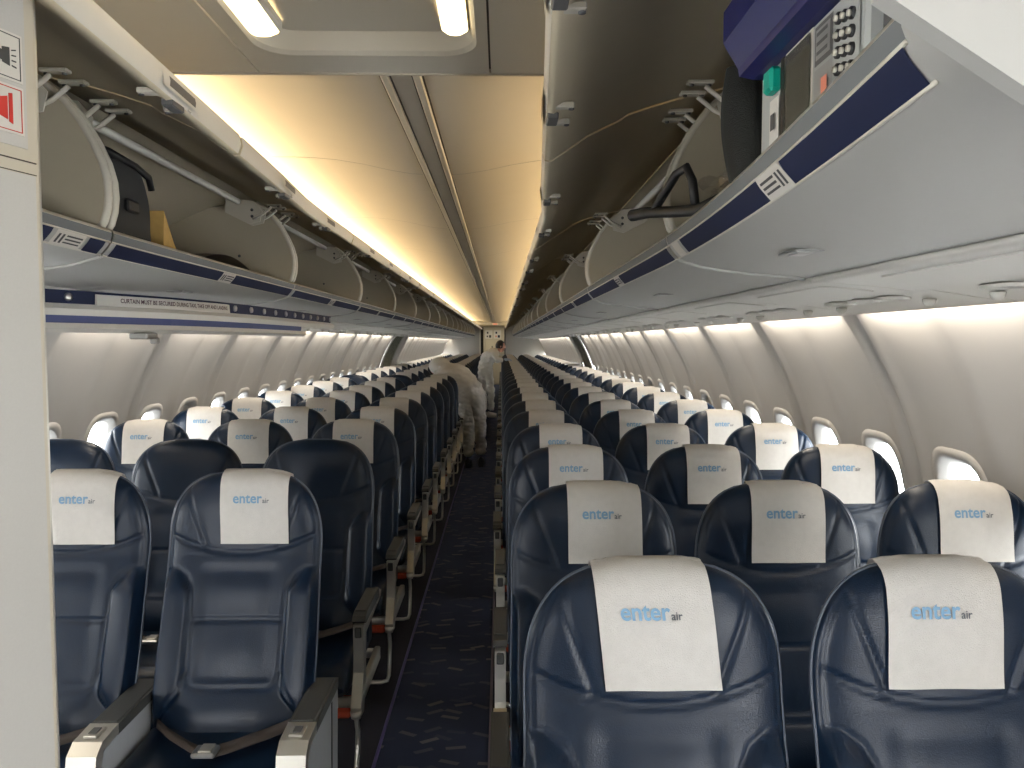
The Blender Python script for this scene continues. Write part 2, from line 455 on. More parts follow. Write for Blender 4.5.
# outer shell over the bins keeps the daylight out
mb = MB(); rows = []
for y in (Y0 - .05, YG + .6):
    rows.append([(1.90 * math.cos(a), y, .52 + 1.93 * math.sin(a)) for a in np.linspace(R(32), R(148), 40)])
mb.loft(rows, M['bulk']); struct(mb, 'ceiling_crown')
for s in (1, -1):   # shell edge down to the wall tops
    mb = MB(); mb.add([(s * wall_x(1.72), Y0 - .05, 1.71), (s * wall_x(1.72), YG + .6, 1.71), (s * 1.66, YG + .6, 1.56), (s * 1.66, Y0 - .05, 1.56)], [(0, 1, 2, 3)], M['bulk'])
    struct(mb, 'trim_3' if s == 1 else 'trim_4')
# forward end of the vestibule
struct(MB().box((0, Y0 - .06, 1.2), (3.7, .06, 2.6)), 'wall_front', M['bulk'])

# aft bulkheads either side of the aisle, galley behind
def halfwall(sgn, xin, y, name):
    pts = [(xin, 0), (xin, 2.42 if True else 0)]
    pts += [(1.87 * math.cos(a), .52 + 1.90 * math.sin(a)) for a in np.linspace(R(78), R(0), 14)]
    pts += [(1.80, 0.3), (1.68, 0)]
    struct(MB().prism([(sgn * a, b) for a, b in pts], 'y', y, y + .04, M['bulk']), name)
halfwall(-1, .44, Y1, 'wall_rear_left'); halfwall(1, .35, Y1, 'wall_rear_right')
struct(MB().box((-.045, Y1 + .02, 2.24), (.80, .04, .36)), 'wall_rear_header', M['bulk'])
mbx = MB(); mbx.box((-.455, Y1 - .01, 1.0), (.04, .06, 2.0), M['rim']); mbx.box((.365, Y1 - .01, 1.0), (.04, .06, 2.0), M['grey_dark']); struct(mbx, 'trim_5')
for s in (1, -1):
    struct(MB().box((s * .95 + (-.0 if s < 0 else .0), Y1 + .9, 1.0), (.03, 1.7, 2.1)), 'wall_galley_right' if s > 0 else 'wall_galley_left', M['bulk'])
struct(MB().box((0, YG + .3, 1.2), (3.7, .05, 2.6)), 'wall_rear', M['bulk'])
struct(MB().box((0, (Y1 + YG) / 2 + .2, 2.16), (2.0, YG - Y1 + .3, .03)), 'ceiling_galley', M['ceil_grey'])
area('galley_lamp', (0, 26.5, 2.12), (0, 0, -1), 1.0, .2, 16, (1, .9, .72))

# aft galley unit
g = thing('galley_unit', (0, YG, 0), 'cream aft galley unit with carts, seen through the far doorway', 'galley')
mb = MB(); mb.box((0, YG + .08, 1.05), (1.5, .30, 2.1), M['galley'], .01); mb.box((0, YG - .10, 1.06), (1.5, .10, .03), M['steel']); mb.build('body', None, g)
for i, x in enumerate((-.50, -.17, .17, .50)):
    c = MB().box((x, YG - .085, .52), (.30, .04, .96), M['galley'], .01).build('cart_door', None, g)
    MB().box((x, YG - .115, .88), (.16, .02, .03), M['black'], .004).build('handle', None, c)
for i, x in enumerate((-.50, -.17, .17, .50)):
    c = MB().box((x, YG - .083, 1.34), (.29, .03, .44), M['galley'], .01).build('locker_door', None, g)
    MB().box((x + .09, YG - .105, 1.34), (.03, .02, .08), M['black'], .004).build('latch', None, c)
for i, (x, c1) in enumerate(((-.20, 'ink'), (.11, 'navy'))):
    s_ = MB(); s_.box((x, YG - .10, 1.79), (.26, .012, .30), M['paper'])
    s_.box((x - .04, YG - .108, 1.85), (.06, .006, .07), M[c1]); s_.box((x + .05, YG - .108, 1.72), (.08, .006, .09), M[c1]); s_.box((x - .05, YG - .108, 1.72), (.05, .006, .06), M['coral' if i else 'ink'])
    tag(s_.build('notice_sheet', None, None, (x, YG - .10, 1.66)), ['white notice sheet with black pictograms on the far galley', 'white notice sheet with navy pictograms on the far galley'][i], 'notice', 'notices on the aft galley')
cu = MB(); rows = []
for z in np.linspace(.05, 2.0, 14): rows.append([(-.43 + .09 * t / 12, Y1 + .08 + .03 * math.sin(t * 1.9) , z) for t in range(13)])
cu.loft(rows, M['black']); rows = [[(x, y + .02, z) for x, y, z in r] for r in rows]; cu.loft(rows, M['black'])
tag(cu.build('aisle_curtain', None, None, (-.40, Y1 + .08, 0)), 'black curtain drawn aside on the left edge of the far doorway', 'curtain')
ex = thing('exit_sign', (.05, Y1 - .04, 2.06), 'small lit red exit sign over the far doorway', 'sign')
MB().box((.05, Y1 - .03, 2.105), (.20, .03, .07), M['paper'], .005).build('housing', None, ex)
vs, fs, w = text_mesh('EXIT', .06, .001)
M['exit_red'] = mat('lit_red_letters', (.6, .04, .02), .5, emit=(1, .15, .05), estr=.6)
MB().add([(.05 + a - w / 2, Y1 - .048, 2.083 + b) for a, b in vs], fs, M['exit_red']).build('lettering', None, ex)

# ------------------------------------------------------------------ ceiling
prof = [(0.048, 2.150), (.10, 2.152), (.18, 2.165), (.28, 2.187), (.38, 2.203), (.46, 2.210), (.54, 2.213), (.62, 2.213), (.70, 2.205), (.77, 2.190)]
for s in (1, -1):
    mb = MB(); y = 1.62; first = True
    ends = [2.94 + 1.40 * k for k in range(0, 17)]
    a = 1.62
    for b in ends:
        b2 = min(b, Y1)
        if b2 - a < .05: break
        rows = [[(s * x, yy, z) for x, z in prof] for yy in np.linspace(a + .003, b2 - .003, 4)]
        mb.loft(rows, M['ceil'])
        rows = [[(s * x, yy, z + .012) for x, z in prof] for yy in (a - .02, a + .02)]
        mb.loft(rows, M['groove'])
        a = b2
    struct(mb, 'ceiling_right' if s == 1 else 'ceiling_left')
mb = MB()
for s in (1, -1):
    mb.box((s * .038, (1.62 + Y1) / 2, 2.148), (.020, Y1 - 1.62, .018), M['ceil'], .003)
    mb.box((s * .0505, (1.62 + Y1) / 2, 2.152), (.004, Y1 - 1.62, .012), M['groove'])
    mb.box((s * .026, (1.62 + Y1) / 2, 2.149), (.0025, Y1 - 1.62, .012), M['groove'])
mb.box((0, (1.62 + Y1) / 2, 2.152), (.055, Y1 - 1.62, .008), M['strip'])
struct(mb, 'trim_6')

# dropped entry ceiling ahead of row one, with a recessed light pan
def rrect(x0, x1, y0, y1, r, n=6):
    pts = []
    for (cx, cy, a0) in ((x1 - r, y1 - r, 0), (x0 + r, y1 - r, 90), (x0 + r, y0 + r, 180), (x1 - r, y0 + r, 270)):
        for k in range(n + 1):
            a = R(a0 + 90 * k / n); pts.append((cx + r * math.cos(a), cy + r * math.sin(a)))
    return pts
ZP = 2.10
mb = MB()
inner = rrect(-.248, .188, .25, 1.60, .07); N = len(inner)
outer = []
ox0, ox1, oy0, oy1 = -.283, .21, -.2, 1.70
cx, cy = -.012, .9
for (x, y) in inner:
    # project onto the outer rectangle
    dx, dy = x - cx, y - cy
    t = min([(ox1 - cx) / dx if dx > 1e-6 else 1e9, (ox0 - cx) / dx if dx < -1e-6 else 1e9, (oy1 - cy) / dy if dy > 1e-6 else 1e9, (oy0 - cy) / dy if dy < -1e-6 else 1e9])
    outer.append((cx + dx * t, cy + dy * t))
lv = [(outer, ZP), (inner, ZP), ([(cx + (x - cx) * .97, cy + (y - cy) * .985) for x, y in inner], ZP + .006), ([(cx + (x - cx) * .90, cy + (y - cy) * .95) for x, y in inner], ZP + .035), ([(cx + (x - cx) * .6, cy + (y - cy) * .6) for x, y in inner], ZP + .045)]
for (A, za), (B, zb) in zip(lv[:-1], lv[1:]):
    mb.add([(x, y, za) for x, y in A] + [(x, y, zb) for x, y in B], [(i, (i + 1) % N, (i + 1) % N + N, i + N) for i in range(N)], M['ceil_grey'], za > ZP)
mb.add([(x, y, ZP + .045) for x, y in lv[-1][0]], [tuple(range(N))], M['ceil_grey'])
# corner fillers of the projected outline
for (qx, qy) in ((ox0, oy0), (ox1, oy0), (ox0, oy1), (ox1, oy1)):
    near = sorted(outer, key=lambda p: (p[0] - qx) ** 2 + (p[1] - qy) ** 2)
    a = [p for p in near if abs(p[0] - qx) < 1e-6][:1]; b = [p for p in near if abs(p[1] - qy) < 1e-6][:1]
    if a and b: mb.add([(qx, qy, ZP), (*a[0], ZP), (*b[0], ZP)], [(0, 1, 2)], M['ceil_grey'])
mb.box((-.47, .75, ZP + .008), (.366, 1.90, .016), M['ceil_grey']); mb.box((.385, .75, ZP + .008), (.342, 1.90, .016), M['ceil_grey'])
mb.box((-.285, .75, ZP + .014), (.012, 1.90, .008), M['groove']); mb.box((.212, .75, ZP + .014), (.012, 1.90, .008), M['groove'])
mb.box((-.05, 1.703, ZP + .006), (1.22, .006, .020), M['strip'])
mb.box((0, -1.0, ZP + .01), (1.9, 1.62, .02), M['ceil_grey'])
struct(mb, 'ceiling_entry')
for i, (x, yb, w_, l) in enumerate(((-.218, 1.53, .060, .55), (.148, 1.52, .050, .55))):
    root = thing('ceiling_light', (x, yb - .28, ZP + .03), ['warm lit ceiling lamp on the left edge of the light pan above the entry', 'warm lit ceiling lamp on the right edge of the light pan above the entry'][i], 'ceiling light', 'warm lamps in the entry ceiling pan')
    r1 = rrect(x - w_ / 2, x + w_ / 2, yb - l, yb, .022); n = len(r1)
    fr = MB(); c0 = (x, yb - l / 2)
    o1 = [(c0[0] + (a - c0[0]) * 1.14, c0[1] + (b - c0[1]) * 1.02) for a, b in r1]
    fr.add([(a, b, ZP + .020) for a, b in o1] + [(a, b, ZP + .012) for a, b in r1], [(q, (q + 1) % n, (q + 1) % n + n, q + n) for q in range(n)], M['white_plastic'])
    fr.add([(a, b, ZP + .020) for a, b in o1] + [(a, b, ZP + .034) for a, b in o1], [(q, (q + 1) % n, (q + 1) % n + n, q + n) for q in range(n)], M['white_plastic'])
    fr.build('frame', None, root)
    ln = MB(); ln.add([(a, b, ZP + .013) for a, b in r1] + [(c0[0] + (a - c0[0]) * .7, c0[1] + (b - c0[1]) * .95, ZP + .004) for a, b in r1], [(q, (q + 1) % n, (q + 1) % n + n, q + n) for q in range(n)], M['lamp'], True)
    ln.add([(c0[0] + (a - c0[0]) * .7, c0[1] + (b - c0[1]) * .95, ZP + .004) for a, b in r1], [tuple(range(n))], M['lamp'])
    ln.build('diffuser', None, root)

# cove lamps behind the bins (warm) and sidewall wash lamps
WARM = (1.0, .77, .45); COVE = 14.5
for s in (1, -1): struct(MB().box((s * .712, (1.75 + Y1) / 2, 2.1155), (.09, Y1 - 1.75, .003)), 'trim_%d' % (10 + s), M['white_plastic'])  # trough strips added under the cove lamps to keep their light off the bins
for s in (1, -1):
    nseg = 8; L0, L1 = 1.75, Y1 - .05; Ls = (L1 - L0) / nseg
    for k in range(nseg):
        aim(area('cove_lamp', (s * .715, L0 + Ls * (k + .5), 2.122), (0, 0, 1), Ls * .985, .02, COVE, WARM), (-s * .88, 0, .47))
    y0, p = WIN[s]; P = 2 * p
    yj = y0 + p / 2 - P * 5
    while yj < Y1:
        c = yj + P / 2
        if c - .4 > .1 and c + .4 < Y1 and not (EXIT[0] - .45 < c < EXIT[1] + .45):
            o = area('sidewall_lamp', (s * 1.422, c, 1.636), (s * .35, 0, -1), .80, .012, 3.4, (1.0, .88, .72))
            aim(o, (s * .35, 0, -1))
        yj += P

# ------------------------------------------------------------------ forward partition on the left
def pw(t, off=0.0):     # point along the partition face (t metres back from its aft edge), off = out of the face
    d = Vector((-math.sin(R(16)), -math.cos(R(16)))); n = Vector((math.cos(R(16)), -math.sin(R(16))))
    P = Vector((-.352, 1.00)) + d * t + n * off
    return (P.x, P.y)
mb = MB()
def slab(t0, t1, z0, z1, off, th, m, b=mb):
    a = pw(t0, off); c = pw(t1, off); d = pw(t1, off - th); e = pw(t0, off - th)
    b.prism([a, c, d, e], 'z', z0, z1, m)
slab(0, .9, 0, 2.085, 0, .030, M['part_trim'])
slab(.016, .9, 1.760, 2.08, .0015, .002, M['part'])
slab(.004, .9, 1.744, 1.7455, .0012, .002, M['groove'])
slab(.004, .9, 1.7295, 1.7305, .0012, .002, M['groove'])
slab(.0062, .9, 0, 1.728, .0015, .002, M['part'])
slab(-.004, .0, 0, 2.085, -.001, .012, M['silver'])
struct(mb, 'wall_partition')
def placard(zc, pic, label):
    root = thing('placard', (*pw(.060, .003), zc - .035), label, 'placard', 'safety placards on the partition')
    b = MB()
    t0, t1, hz = .0215, .115, .0290
    slab(t0, t1, zc - hz, zc + hz, .003, .0012, M['paper'], b)
    c = M['ink'] if pic == 'ext' else M['ink_red']
    for (ta, tb, za, zb) in ((t0 + .003, t1 - .003, zc + hz - .004, zc + hz - .003), (t0 + .003, t1 - .003, zc - hz + .003, zc - hz + .004), (t0 + .003, t0 + .004, zc - hz + .003, zc + hz - .003), (t1 - .004, t1 - .003, zc - hz + .003, zc + hz - .003)):
        slab(ta, tb, za, zb, .0036, .0008, c, b)
    b.build('board', None, root)
    q = MB()
    def poly(pts, m=c):
        P = [pw(t, .0042) for t, z in pts]; P2 = [pw(t, .0034) for t, z in pts]; n = len(pts)
        q.add([(P[i][0], P[i][1], zc + pts[i][1]) for i in range(n)] + [(P2[i][0], P2[i][1], zc + pts[i][1]) for i in range(n)], [tuple(range(n)), tuple(range(n, 2 * n))] + [(i, (i + 1) % n, (i + 1) % n + n, i + n) for i in range(n)], m)
    if pic == 'ext':   # torch with rays
        poly([(.090, .012), (.050, .004), (.050, -.008), (.090, -.002)]); poly([(.050, .008), (.040, .010), (.040, -.012), (.050, -.010)])
        for k in range(4): poly([(.037, .008 - k * .006), (.031, .010 - k * .007), (.031, .0085 - k * .007), (.037, .0065 - k * .006)])
    else:              # red megaphone
        poly([(.075, .004), (.045, .014), (.045, -.014), (.075, -.006)]); poly([(.043, .018), (.038, .019), (.038, -.018), (.043, -.016)])
        poly([(.068, -.006), (.060, -.008), (.064, -.022), (.070, -.021)]); poly([(.088, .003), (.077, .004), (.077, -.006), (.088, -.005)])
    q.build('pictogram', None, root)
placard(1.866, 'ext', 'white placard with a black torch pictogram on the partition, the upper one')
placard(1.803, 'meg', 'white placard with a red megaphone pictogram on the partition, the lower one')

# ------------------------------------------------------------------ overhead bins
def shift(y):
    t = max(0.0, 2.7 - y)
    return .046 * t * min(1, t / .5)
def shift_lip(y):
    return .0405 * max(0, 2.05 - y) ** 2
def BX(s, xc, y):
    w = min(1, max(0, (.925 - xc) / .25)); d = min(1, max(0, (.60 - xc) / .12))
    return s * (xc - (shift(y) * d + shift_lip(y) * (1 - d)) * w)
EXT = [(.925, 1.664), (.90, 1.668), (.86, 1.671), (.80, 1.676), (.74, 1.683), (.69, 1.692), (.655, 1.702), (.640, 1.709)]
STR = [(.640, 1.709), (.6325, 1.717), (.6245, 1.726), (.6180, 1.736)]
BAND = [(.6180, 1.736), (.6135, 1.747), (.6125, 1.756)]
LIPT = [(.6125, 1.756), (.616, 1.763), (.626, 1.764), (.636, 1.752)]
INN = [(.636, 1.752), (.68, 1.738), (.90, 1.712), (1.20, 1.70), (1.27, 1.72), (1.285, 1.78), (1.25, 1.88), (1.12, 1.99), (.95, 2.065), (.80, 2.098), (.765, 2.100)]
OUT = [(.765, 2.100), (.765, 2.112), (.95, 2.085), (1.14, 2.01), (1.285, 1.89), (1.315, 1.78), (1.29, 1.695), (1.20, 1.677), (.935, 1.677), (.925, 1.664)]
DIV = [(.636, 1.764), (.626, 1.778), (.618, 1.805), (.615, 1.835), (.617, 1.868), (.627, 1.905), (.645, 1.945), (.670, 1.99), (.700, 2.03), (.735, 2.065), (.765, 2.085)]
DOOR_I = [(.752, 2.090), (.66, 2.072), (.575, 2.048), (.530, 2.028), (.515, 2.014), (.46, 1.980), (.41, 1.945), (.377, 1.924)]
DOOR_O = [(.366, 1.926), (.360, 1.945), (.364, 1.964), (.385, 1.972), (.43, 1.992), (.50, 2.034), (.565, 2.060), (.635, 2.076), (.70, 2.092), (.745, 2.104)]

DOOR_I = [(a + .012 * min(1, (.75 - a) / .2), b) for a, b in DOOR_I]; DOOR_O = [(a + .012 * min(1, max(0, .75 - a) / .2), b) for a, b in DOOR_O]
def sweep(mb, s, prof, ys, m, smooth=True, closed=False, caps=False):
    mb.loft([[(BX(s, a, y), y, z) for a, z in prof] for y in ys], m, closed, smooth, caps)
instr = text_mesh('MAX 60 kg', .016, .0004)
def make_bin(s, ya, yb, k, n_label):
    sd = 'right' if s > 0 else 'left'
    g0 = .004
    a, b = ya + g0, yb - g0
    ys = np.linspace(a, b, 25 if ya < 2.8 else 2)
    root = thing('overhead_bin', (s * .9, (ya + yb) / 2, 1.66), n_label, 'overhead bin', 'open overhead bins %s of the aisle' % sd)
    sh = MB()
    sweep(sh, s, EXT, ys, M['bin']); sweep(sh, s, STR, ys, M['bin']); sweep(sh, s, BAND, ys, M['band']); sweep(sh, s, LIPT, ys, M['rim'])
    sweep(sh, s, INN, ys, M['bin_in']); sweep(sh, s, OUT, ys, M['bin'])
    for yy in ((a, b) if ya > .6 or s < 0 else (b,)):   # raised light ribs round the bottom at each end
        r_ = [(BX(s, q, yy), yy, z - .0015) for q, z in EXT]
        sh.tube(r_, .004, M['bin'], 6)
    sh.build('body', None, root)
    # navy stripe with white beads
    st = MB()
    segs = [(a + .02, (a + b) / 2 - .035), ((a + b) / 2 + .035, b - .02)]
    if ya < 1.0: segs = [(a + .006, .925), (1.035, b - .12)] if s > 0 else [(a + .02, 1.47), (1.61, b - .02)]
    for (p0, p1) in segs:
        pr = [(x - .0016, z - .0010) for x, z in STR]
        sweep(st, s, pr, np.linspace(p0, p1, 21 if ya < 2.8 else 2), M['navy'])
    for (px, pz) in ((.6400, 1.7085), (.6172, 1.7365)):
        st.tube([(BX(s, px, yy), yy, pz) for yy in ys], .0022, M['rim'], 6)
    st.build('navy_stripe', None, root)
    # instruction sticker in the gap between the stripe halves
    c = (a + b) / 2 if ya > 1.0 else (.98 if s > 0 else 1.54)
    lb = MB(); pr = [(x - .0022, z - .0014) for x, z in STR]
    sweep(lb, s, pr, (c - .055, c, c + .055) if ya < 4 else (c - .03, c + .03), M['ash'] if ya > 4 else M['paper'])
    if ya < 4:
        def sp(u, y_):      # point on the sloping stripe, u = 0 bottom .. 1 top
            x_, z_ = np.interp(u, [0, 1 / 3, 2 / 3, 1], [q[0] for q in STR]), np.interp(u, [0, 1 / 3, 2 / 3, 1], [q[1] for q in STR])
            return (BX(s, x_ - .0030, y_), y_, z_ - .0020)
        for q in range(3):
            u = .25 + q * .22; lb.add([sp(u, c - .015), sp(u, c + .045), sp(u + .10, c + .045), sp(u + .10, c - .015)], [(0, 1, 2, 3)], M['ink'])
        for q in (-.045, -.030):
            lb.add([sp(.2, c + q), sp(.2, c + q + .008), sp(.8, c + q + .008), sp(.8, c + q)], [(0, 1, 2, 3)], M['ink'])
    lb.build('sticker', None, root)
    if ya < 1.0 and s > 0:
        lb = MB(); sweep(lb, s, pr, (b - .10, b - .04), M['paper']); lb.build('sticker', None, root)
    # end dividers with cream rims
    for yy, sg in ((a + .012, 1), (b - .012, -1)):
        d = MB(); back = [(q, z) for q, z in reversed(INN) if q > .77]
        poly = DIV + [(q - .002, z - .001) for q, z in back] + [(.68, 1.748)]
        d.prism([(BX(s, q, yy), z) for q, z in poly], 'y', yy - .008, yy + .008, M['bin_in'])
        d.tube([(BX(s, q - .002, yy), yy, z) for q, z in DIV], .0095, M['rim'], 8)
        for (dx, dz) in ((.83, 1.87), (.95, 1.80)):
            d.cyl((BX(s, dx, yy), yy + sg * .009, dz), 'y', .006, .003, M['grey_dark'], 10)
        d.build('divider', None, root)
    # rail along the bin crown with pivot plates
    rl = MB(); rl.tube([(BX(s, .80, yy), yy, 2.072) for yy in ys], .012, M['white_plastic'], 8)
    rl.build('torque_rail', None, root)
    for t in (a + .09, b - .09):
        pp = MB()
        for e in (-.024, .024):
            pp.prism([(BX(s, q, t), z) for q, z in ((.705, 2.035), (.715, 1.995), (.76, 1.985), (.85, 2.03), (.85, 2.085), (.74, 2.075))], 'y', t + e - .002, t + e + .002, M['rim'])
            for (qx, qz) in ((.745, 2.015), (.745, 2.040)):
                pp.cyl((BX(s, qx, t), t + e, qz), 'y', .006, .008, M['grey_dark'], 10)
        pp.build('pivot_plate', None, root)
    # door, swung up
    dr = MB(); dy0, dy1 = a + .004, b - .004
    dys = np.linspace(dy0, dy1, 5 if ya < 3 else 2)
    sweep(dr, s, DOOR_I + DOOR_O, dys, M['door_in'], True, True, True)
    dr.m = dr.m; door = dr.build('door', None, root)
    # paint: free-edge band lighter
    eb = MB(); sweep(eb, s, [(.3775, 1.9255), (.3705, 1.945), (.3745, 1.966)], dys, M['white_plastic'])
    eb.build('edge_band', None, door)
    for t in (dy0 + .30 * (dy1 - dy0), dy0 + .72 * (dy1 - dy0)) if ya < 5 else (dy0 + .5 * (dy1 - dy0),):
        lt = MB()
        p3 = [(.3695, 1.932), (.3685, 1.945), (.3710, 1.957)]
        sweep(lt, s, p3, (t - .085, t + .085), M['white_plastic']); p4 = [(.3688, 1.937), (.3678, 1.945), (.3695, 1.953)]
        sweep(lt, s, p4, (t - .06, t + .06), M['grey_dark'])
        for e in (-.05, .05):
            lt.box((BX(s, .400, t), t + e, 1.931), (.045, .018, .010), M['rim'], .002)
            lt.cyl((BX(s, .417, t), t + e, 1.926), 'z', .005, .004, M['grey_dark'], 8)
        lt.box((BX(s, .387, t), t, 1.922), (.02, .05, .012), M['grey_dark'], .002)
        lt.build('latch', None, door)
    for t in (a + .06, a + .13, b - .13, b - .06):
        hb = MB()
        hb.box((BX(s, .655, t), t, 2.055), (.055, .022, .008), M['rim'], .002)
        for e in (-.018, .018): hb.cyl((BX(s, .655 + e, t), t, 2.050), 'z', .005, .004, M['grey_dark'], 8)
        hb.tube([(BX(s, .665, t), t, 2.048), (BX(s, .700, t), t, 2.020), (BX(s, .738, t), t, 2.002)], .0075, M['rim'], 6, flat=.6)
        hb.build('hinge_arm', None, door)
    # bright seam tube across the door at the aft edge
    # underside placard
    if k < 14:
        uy = ya + (.80 if s > 0 and k == 0 else (yb - ya) * .5)
        pl = MB(); x_, z_ = .775, 1.678
        pl.box((BX(s, x_, uy), uy, z_ - .001), (.05, .085, .004), M['ash'], .001); pl.box((BX(s, x_, uy), uy, z_ - .003), (.028, .05, .003), M['steel'], .001)
        pl.build('row_marker', None, root)
    return root

bins = []
edges_r = [.56, 1.75, 3.38] + [3.38 + 1.524 * k for k in range(1, 15)]
edges_r = [e for e in edges_r if e < Y1 - .3] + [Y1 - .02]
edges_l = [.45, 1.70, 3.20] + [3.20 + 1.50 * k for k in range(1, 15)]
edges_l = [e for e in edges_l if e < Y1 - .3] + [Y1 - .02]
for s, ed in ((1, edges_r), (-1, edges_l)):
    for k in range(len(ed) - 1):
        sd = 'right' if s > 0 else 'left'
        ex_ = {(1, 0): ', holding a blue case', (-1, 1): ', a dark bag inside'}.get((s, k), '')
        if k == len(ed) - 2: lab = 'open grey overhead bin on the %s, last one by the far bulkhead' % sd
        else: lab = 'open grey overhead bin, %s from the front on the %s%s' % (ORD[k], sd, ex_)
        make_bin(s, ed[k], ed[k + 1], k, lab)

# closeout of the first right-hand bin, curving up to a transverse panel
mb = MB(); rows = []
for t in np.linspace(0, 1, 8):
    y = .565 - .080 * t
    rows.append([(BX(1, x, y) - .010 * t * t, y, z - .004 * t * t) for x, z in EXT + STR[1:] + BAND[1:] + LIPT[1:3]])
mb.loft(rows, M['bin'])
struct(mb, 'trim_7')
pp = [(.4645, 1.7288), (.554, 1.6726), (.60, 1.645), (.75, 1.61), (1.25, 1.60), (1.44, 1.62), (1.34, 1.84), (1.15, 2.0), (.90, 2.08), (.46, 2.08), (.455, 1.80)]
struct(MB().prism(pp, 'y', .470, .486, M['bin']), 'wall_closeout')

# service panels between bins and sidewall
def make_psu(s, y, label):
    root = thing('service_panel', (s * 1.18, y, 1.63), label, 'service panel', 'passenger service panels %s of the aisle' % ('right' if s > 0 else 'left'))
    ln = .737 - .006; a, b = y - ln / 2, y + ln / 2
    P = [(.930, 1.6545), (.965, 1.6535), (1.10, 1.642), (1.16, 1.634), (1.20, 1.637), (1.30, 1.622), (1.36, 1.614), (1.38, 1.6165), (1.405, 1.610)]
    m = MB(); m.loft([[(s * q, yy, z) for q, z in P + [(q, z + .010) for q, z in reversed(P)]] for yy in (a, b)], M['white_plastic'], closed=True, caps=True)
    m.build('panel', None, root)
    # raised mask door outline
    md = MB(); rr = rrect(.985, 1.115, a + .06, b - .18, .03)
    def zt(q): return 1.6535 - (q - .965) * .0852
    n = len(rr)
    md.add([(s * q, yy, zt(q) - .0005) for q, yy in rr] + [(s * (1.05 + (q - 1.05) * .97), y + (yy - y) * .99, zt(q) - .004) for q, yy in rr], [(i, (i + 1) % n, (i + 1) % n + n, i + n) for i in range(n)] + [tuple(range(n, 2 * n))], M['white_plastic'])
    md.build('mask_door', None, root)
    for j, dy in enumerate((-.15, 0, .15)):
        lamp = MB(); c = (s * 1.225, y + dy, 1.632)
        rg = []
        for (r, dz) in ((.062, .001), (.060, -.006), (.050, -.007), (.042, .008), (.026, .011)):
            rg.append([(c[0] + r * .62 * math.cos(2 * math.pi * q / 20), c[1] + r * math.sin(2 * math.pi * q / 20), c[2] + dz) for q in range(20)])
        lamp.loft(rg, M['white_plastic'], closed=True); lamp.add(rg[-1], [tuple(range(20))], M['galley'])
        lamp.build('reading_light', None, root)
    for j, dy in enumerate((-.24, .24)):
        nz = MB(); c = Vector((s * 1.27, y + dy, 1.624))
        nz.tube([c, c - Vector((0, 0, .010)), c - Vector((0, 0, .018))], [.016, .014, .008], M['white_plastic'], 12)
        nz.build('air_vent', None, root)
    return root
for s in (1, -1):
    y_ = .62 if s > 0 else 2.62
    sd = 'right' if s > 0 else 'left'
    p0 = make_psu(s, y_, 'white service panel with reading lights under the %s bins, first from the front' % sd)
    k = 1
    while y_ + .737 * k < Y1 - .4:
        c = copy_tree(p0); c.location.y = y_ + .737 * k
        c['label'] = 'white service panel under the %s bins, %s from the front' % (sd, ORD[k] if k < len(ORD) else 'last')
        k += 1

struct(MB().box((-1.18, 1.30, 1.670), (.50, 1.86, .004)), 'trim_8', M['white_plastic'])

# ------------------------------------------------------------------ seats
SH = 1.137
def w_of(h, inf=0.0):
    H = SH + inf; base = .217 + .006 * math.exp(-((h - .95) / .25) ** 2) + .008 * min(1, max(0, (.85 - h) / .2)) + inf
    if h <= .90: return base
    t = min(1.0, (h - .90) / (H - .90)); return base * (1 - t ** 3.0) ** (1 / 2.9)
def cap_of(h, inf=0.0):
    H = SH + inf; t = max(0, (h - (H - .05)) / .05)
    return math.sqrt(max(0, 1 - t * t))
def yc_of(h):
    t = min(1, max(0, (h - .92) / .15)); t = t * t * (3 - 2 * t)
    return -(SH - h) * .225 - .10 * max(0, .90 - h) - .016 * t + .016 * 1.0 * 0
def y_front(x, h, inf=0.0):
    w = w_of(h, inf)
    if w < 1e-4: return yc_of(h)
    u = min(1, abs(x) / w)
    return yc_of(h) - (.036 + inf) * cap_of(h, inf) * (1 - u ** 5.5) ** .5
def y_back(x, h, inf=0.0):
    w = w_of(h, inf)
    if w < 1e-4: return yc_of(h)
    u = min(1, abs(x) / w)
    return yc_of(h) + (.026 + inf) * cap_of(h, inf) * (1 - u ** 6) ** .5

seams = []
for s in (1, -1):
    seams.append([(s * .162, 1.088), (s * .150, 1.045), (s * .104, .925)])
    seams.append([(s * .218, .868), (s * .180, .862), (s * .154, .846), (s * .138, .812), (s * .133, .75), (s * .132, .60), (s * .148, .56), (s * .175, .52), (s * .195, .46)])
seams.append([(x, .908 + .050 * (x / .21) ** 2) for x in np.linspace(-.205, .205, 20)])
seams.append([(-.131, .728), (.131, .728)])
seams.append([(-.130, .600), (-.124, .568), (-.105, .556), (.105, .556), (.124, .568), (.130, .600)])
def seg_d(px, pz, seam):
    best = np.full(px.shape, 9.0)
    for (x0, z0), (x1, z1) in zip(seam[:-1], seam[1:]):
        dx, dz = x1 - x0, z1 - z0; L2 = dx * dx + dz * dz
        t = np.clip(((px - x0) * dx + (pz - z0) * dz) / L2, 0, 1)
        best = np.minimum(best, np.hypot(px - x0 - t * dx, pz - z0 - t * dz))
    return best
def sm(t): t = np.clip(t, 0, 1); return t * t * (3 - 2 * t)

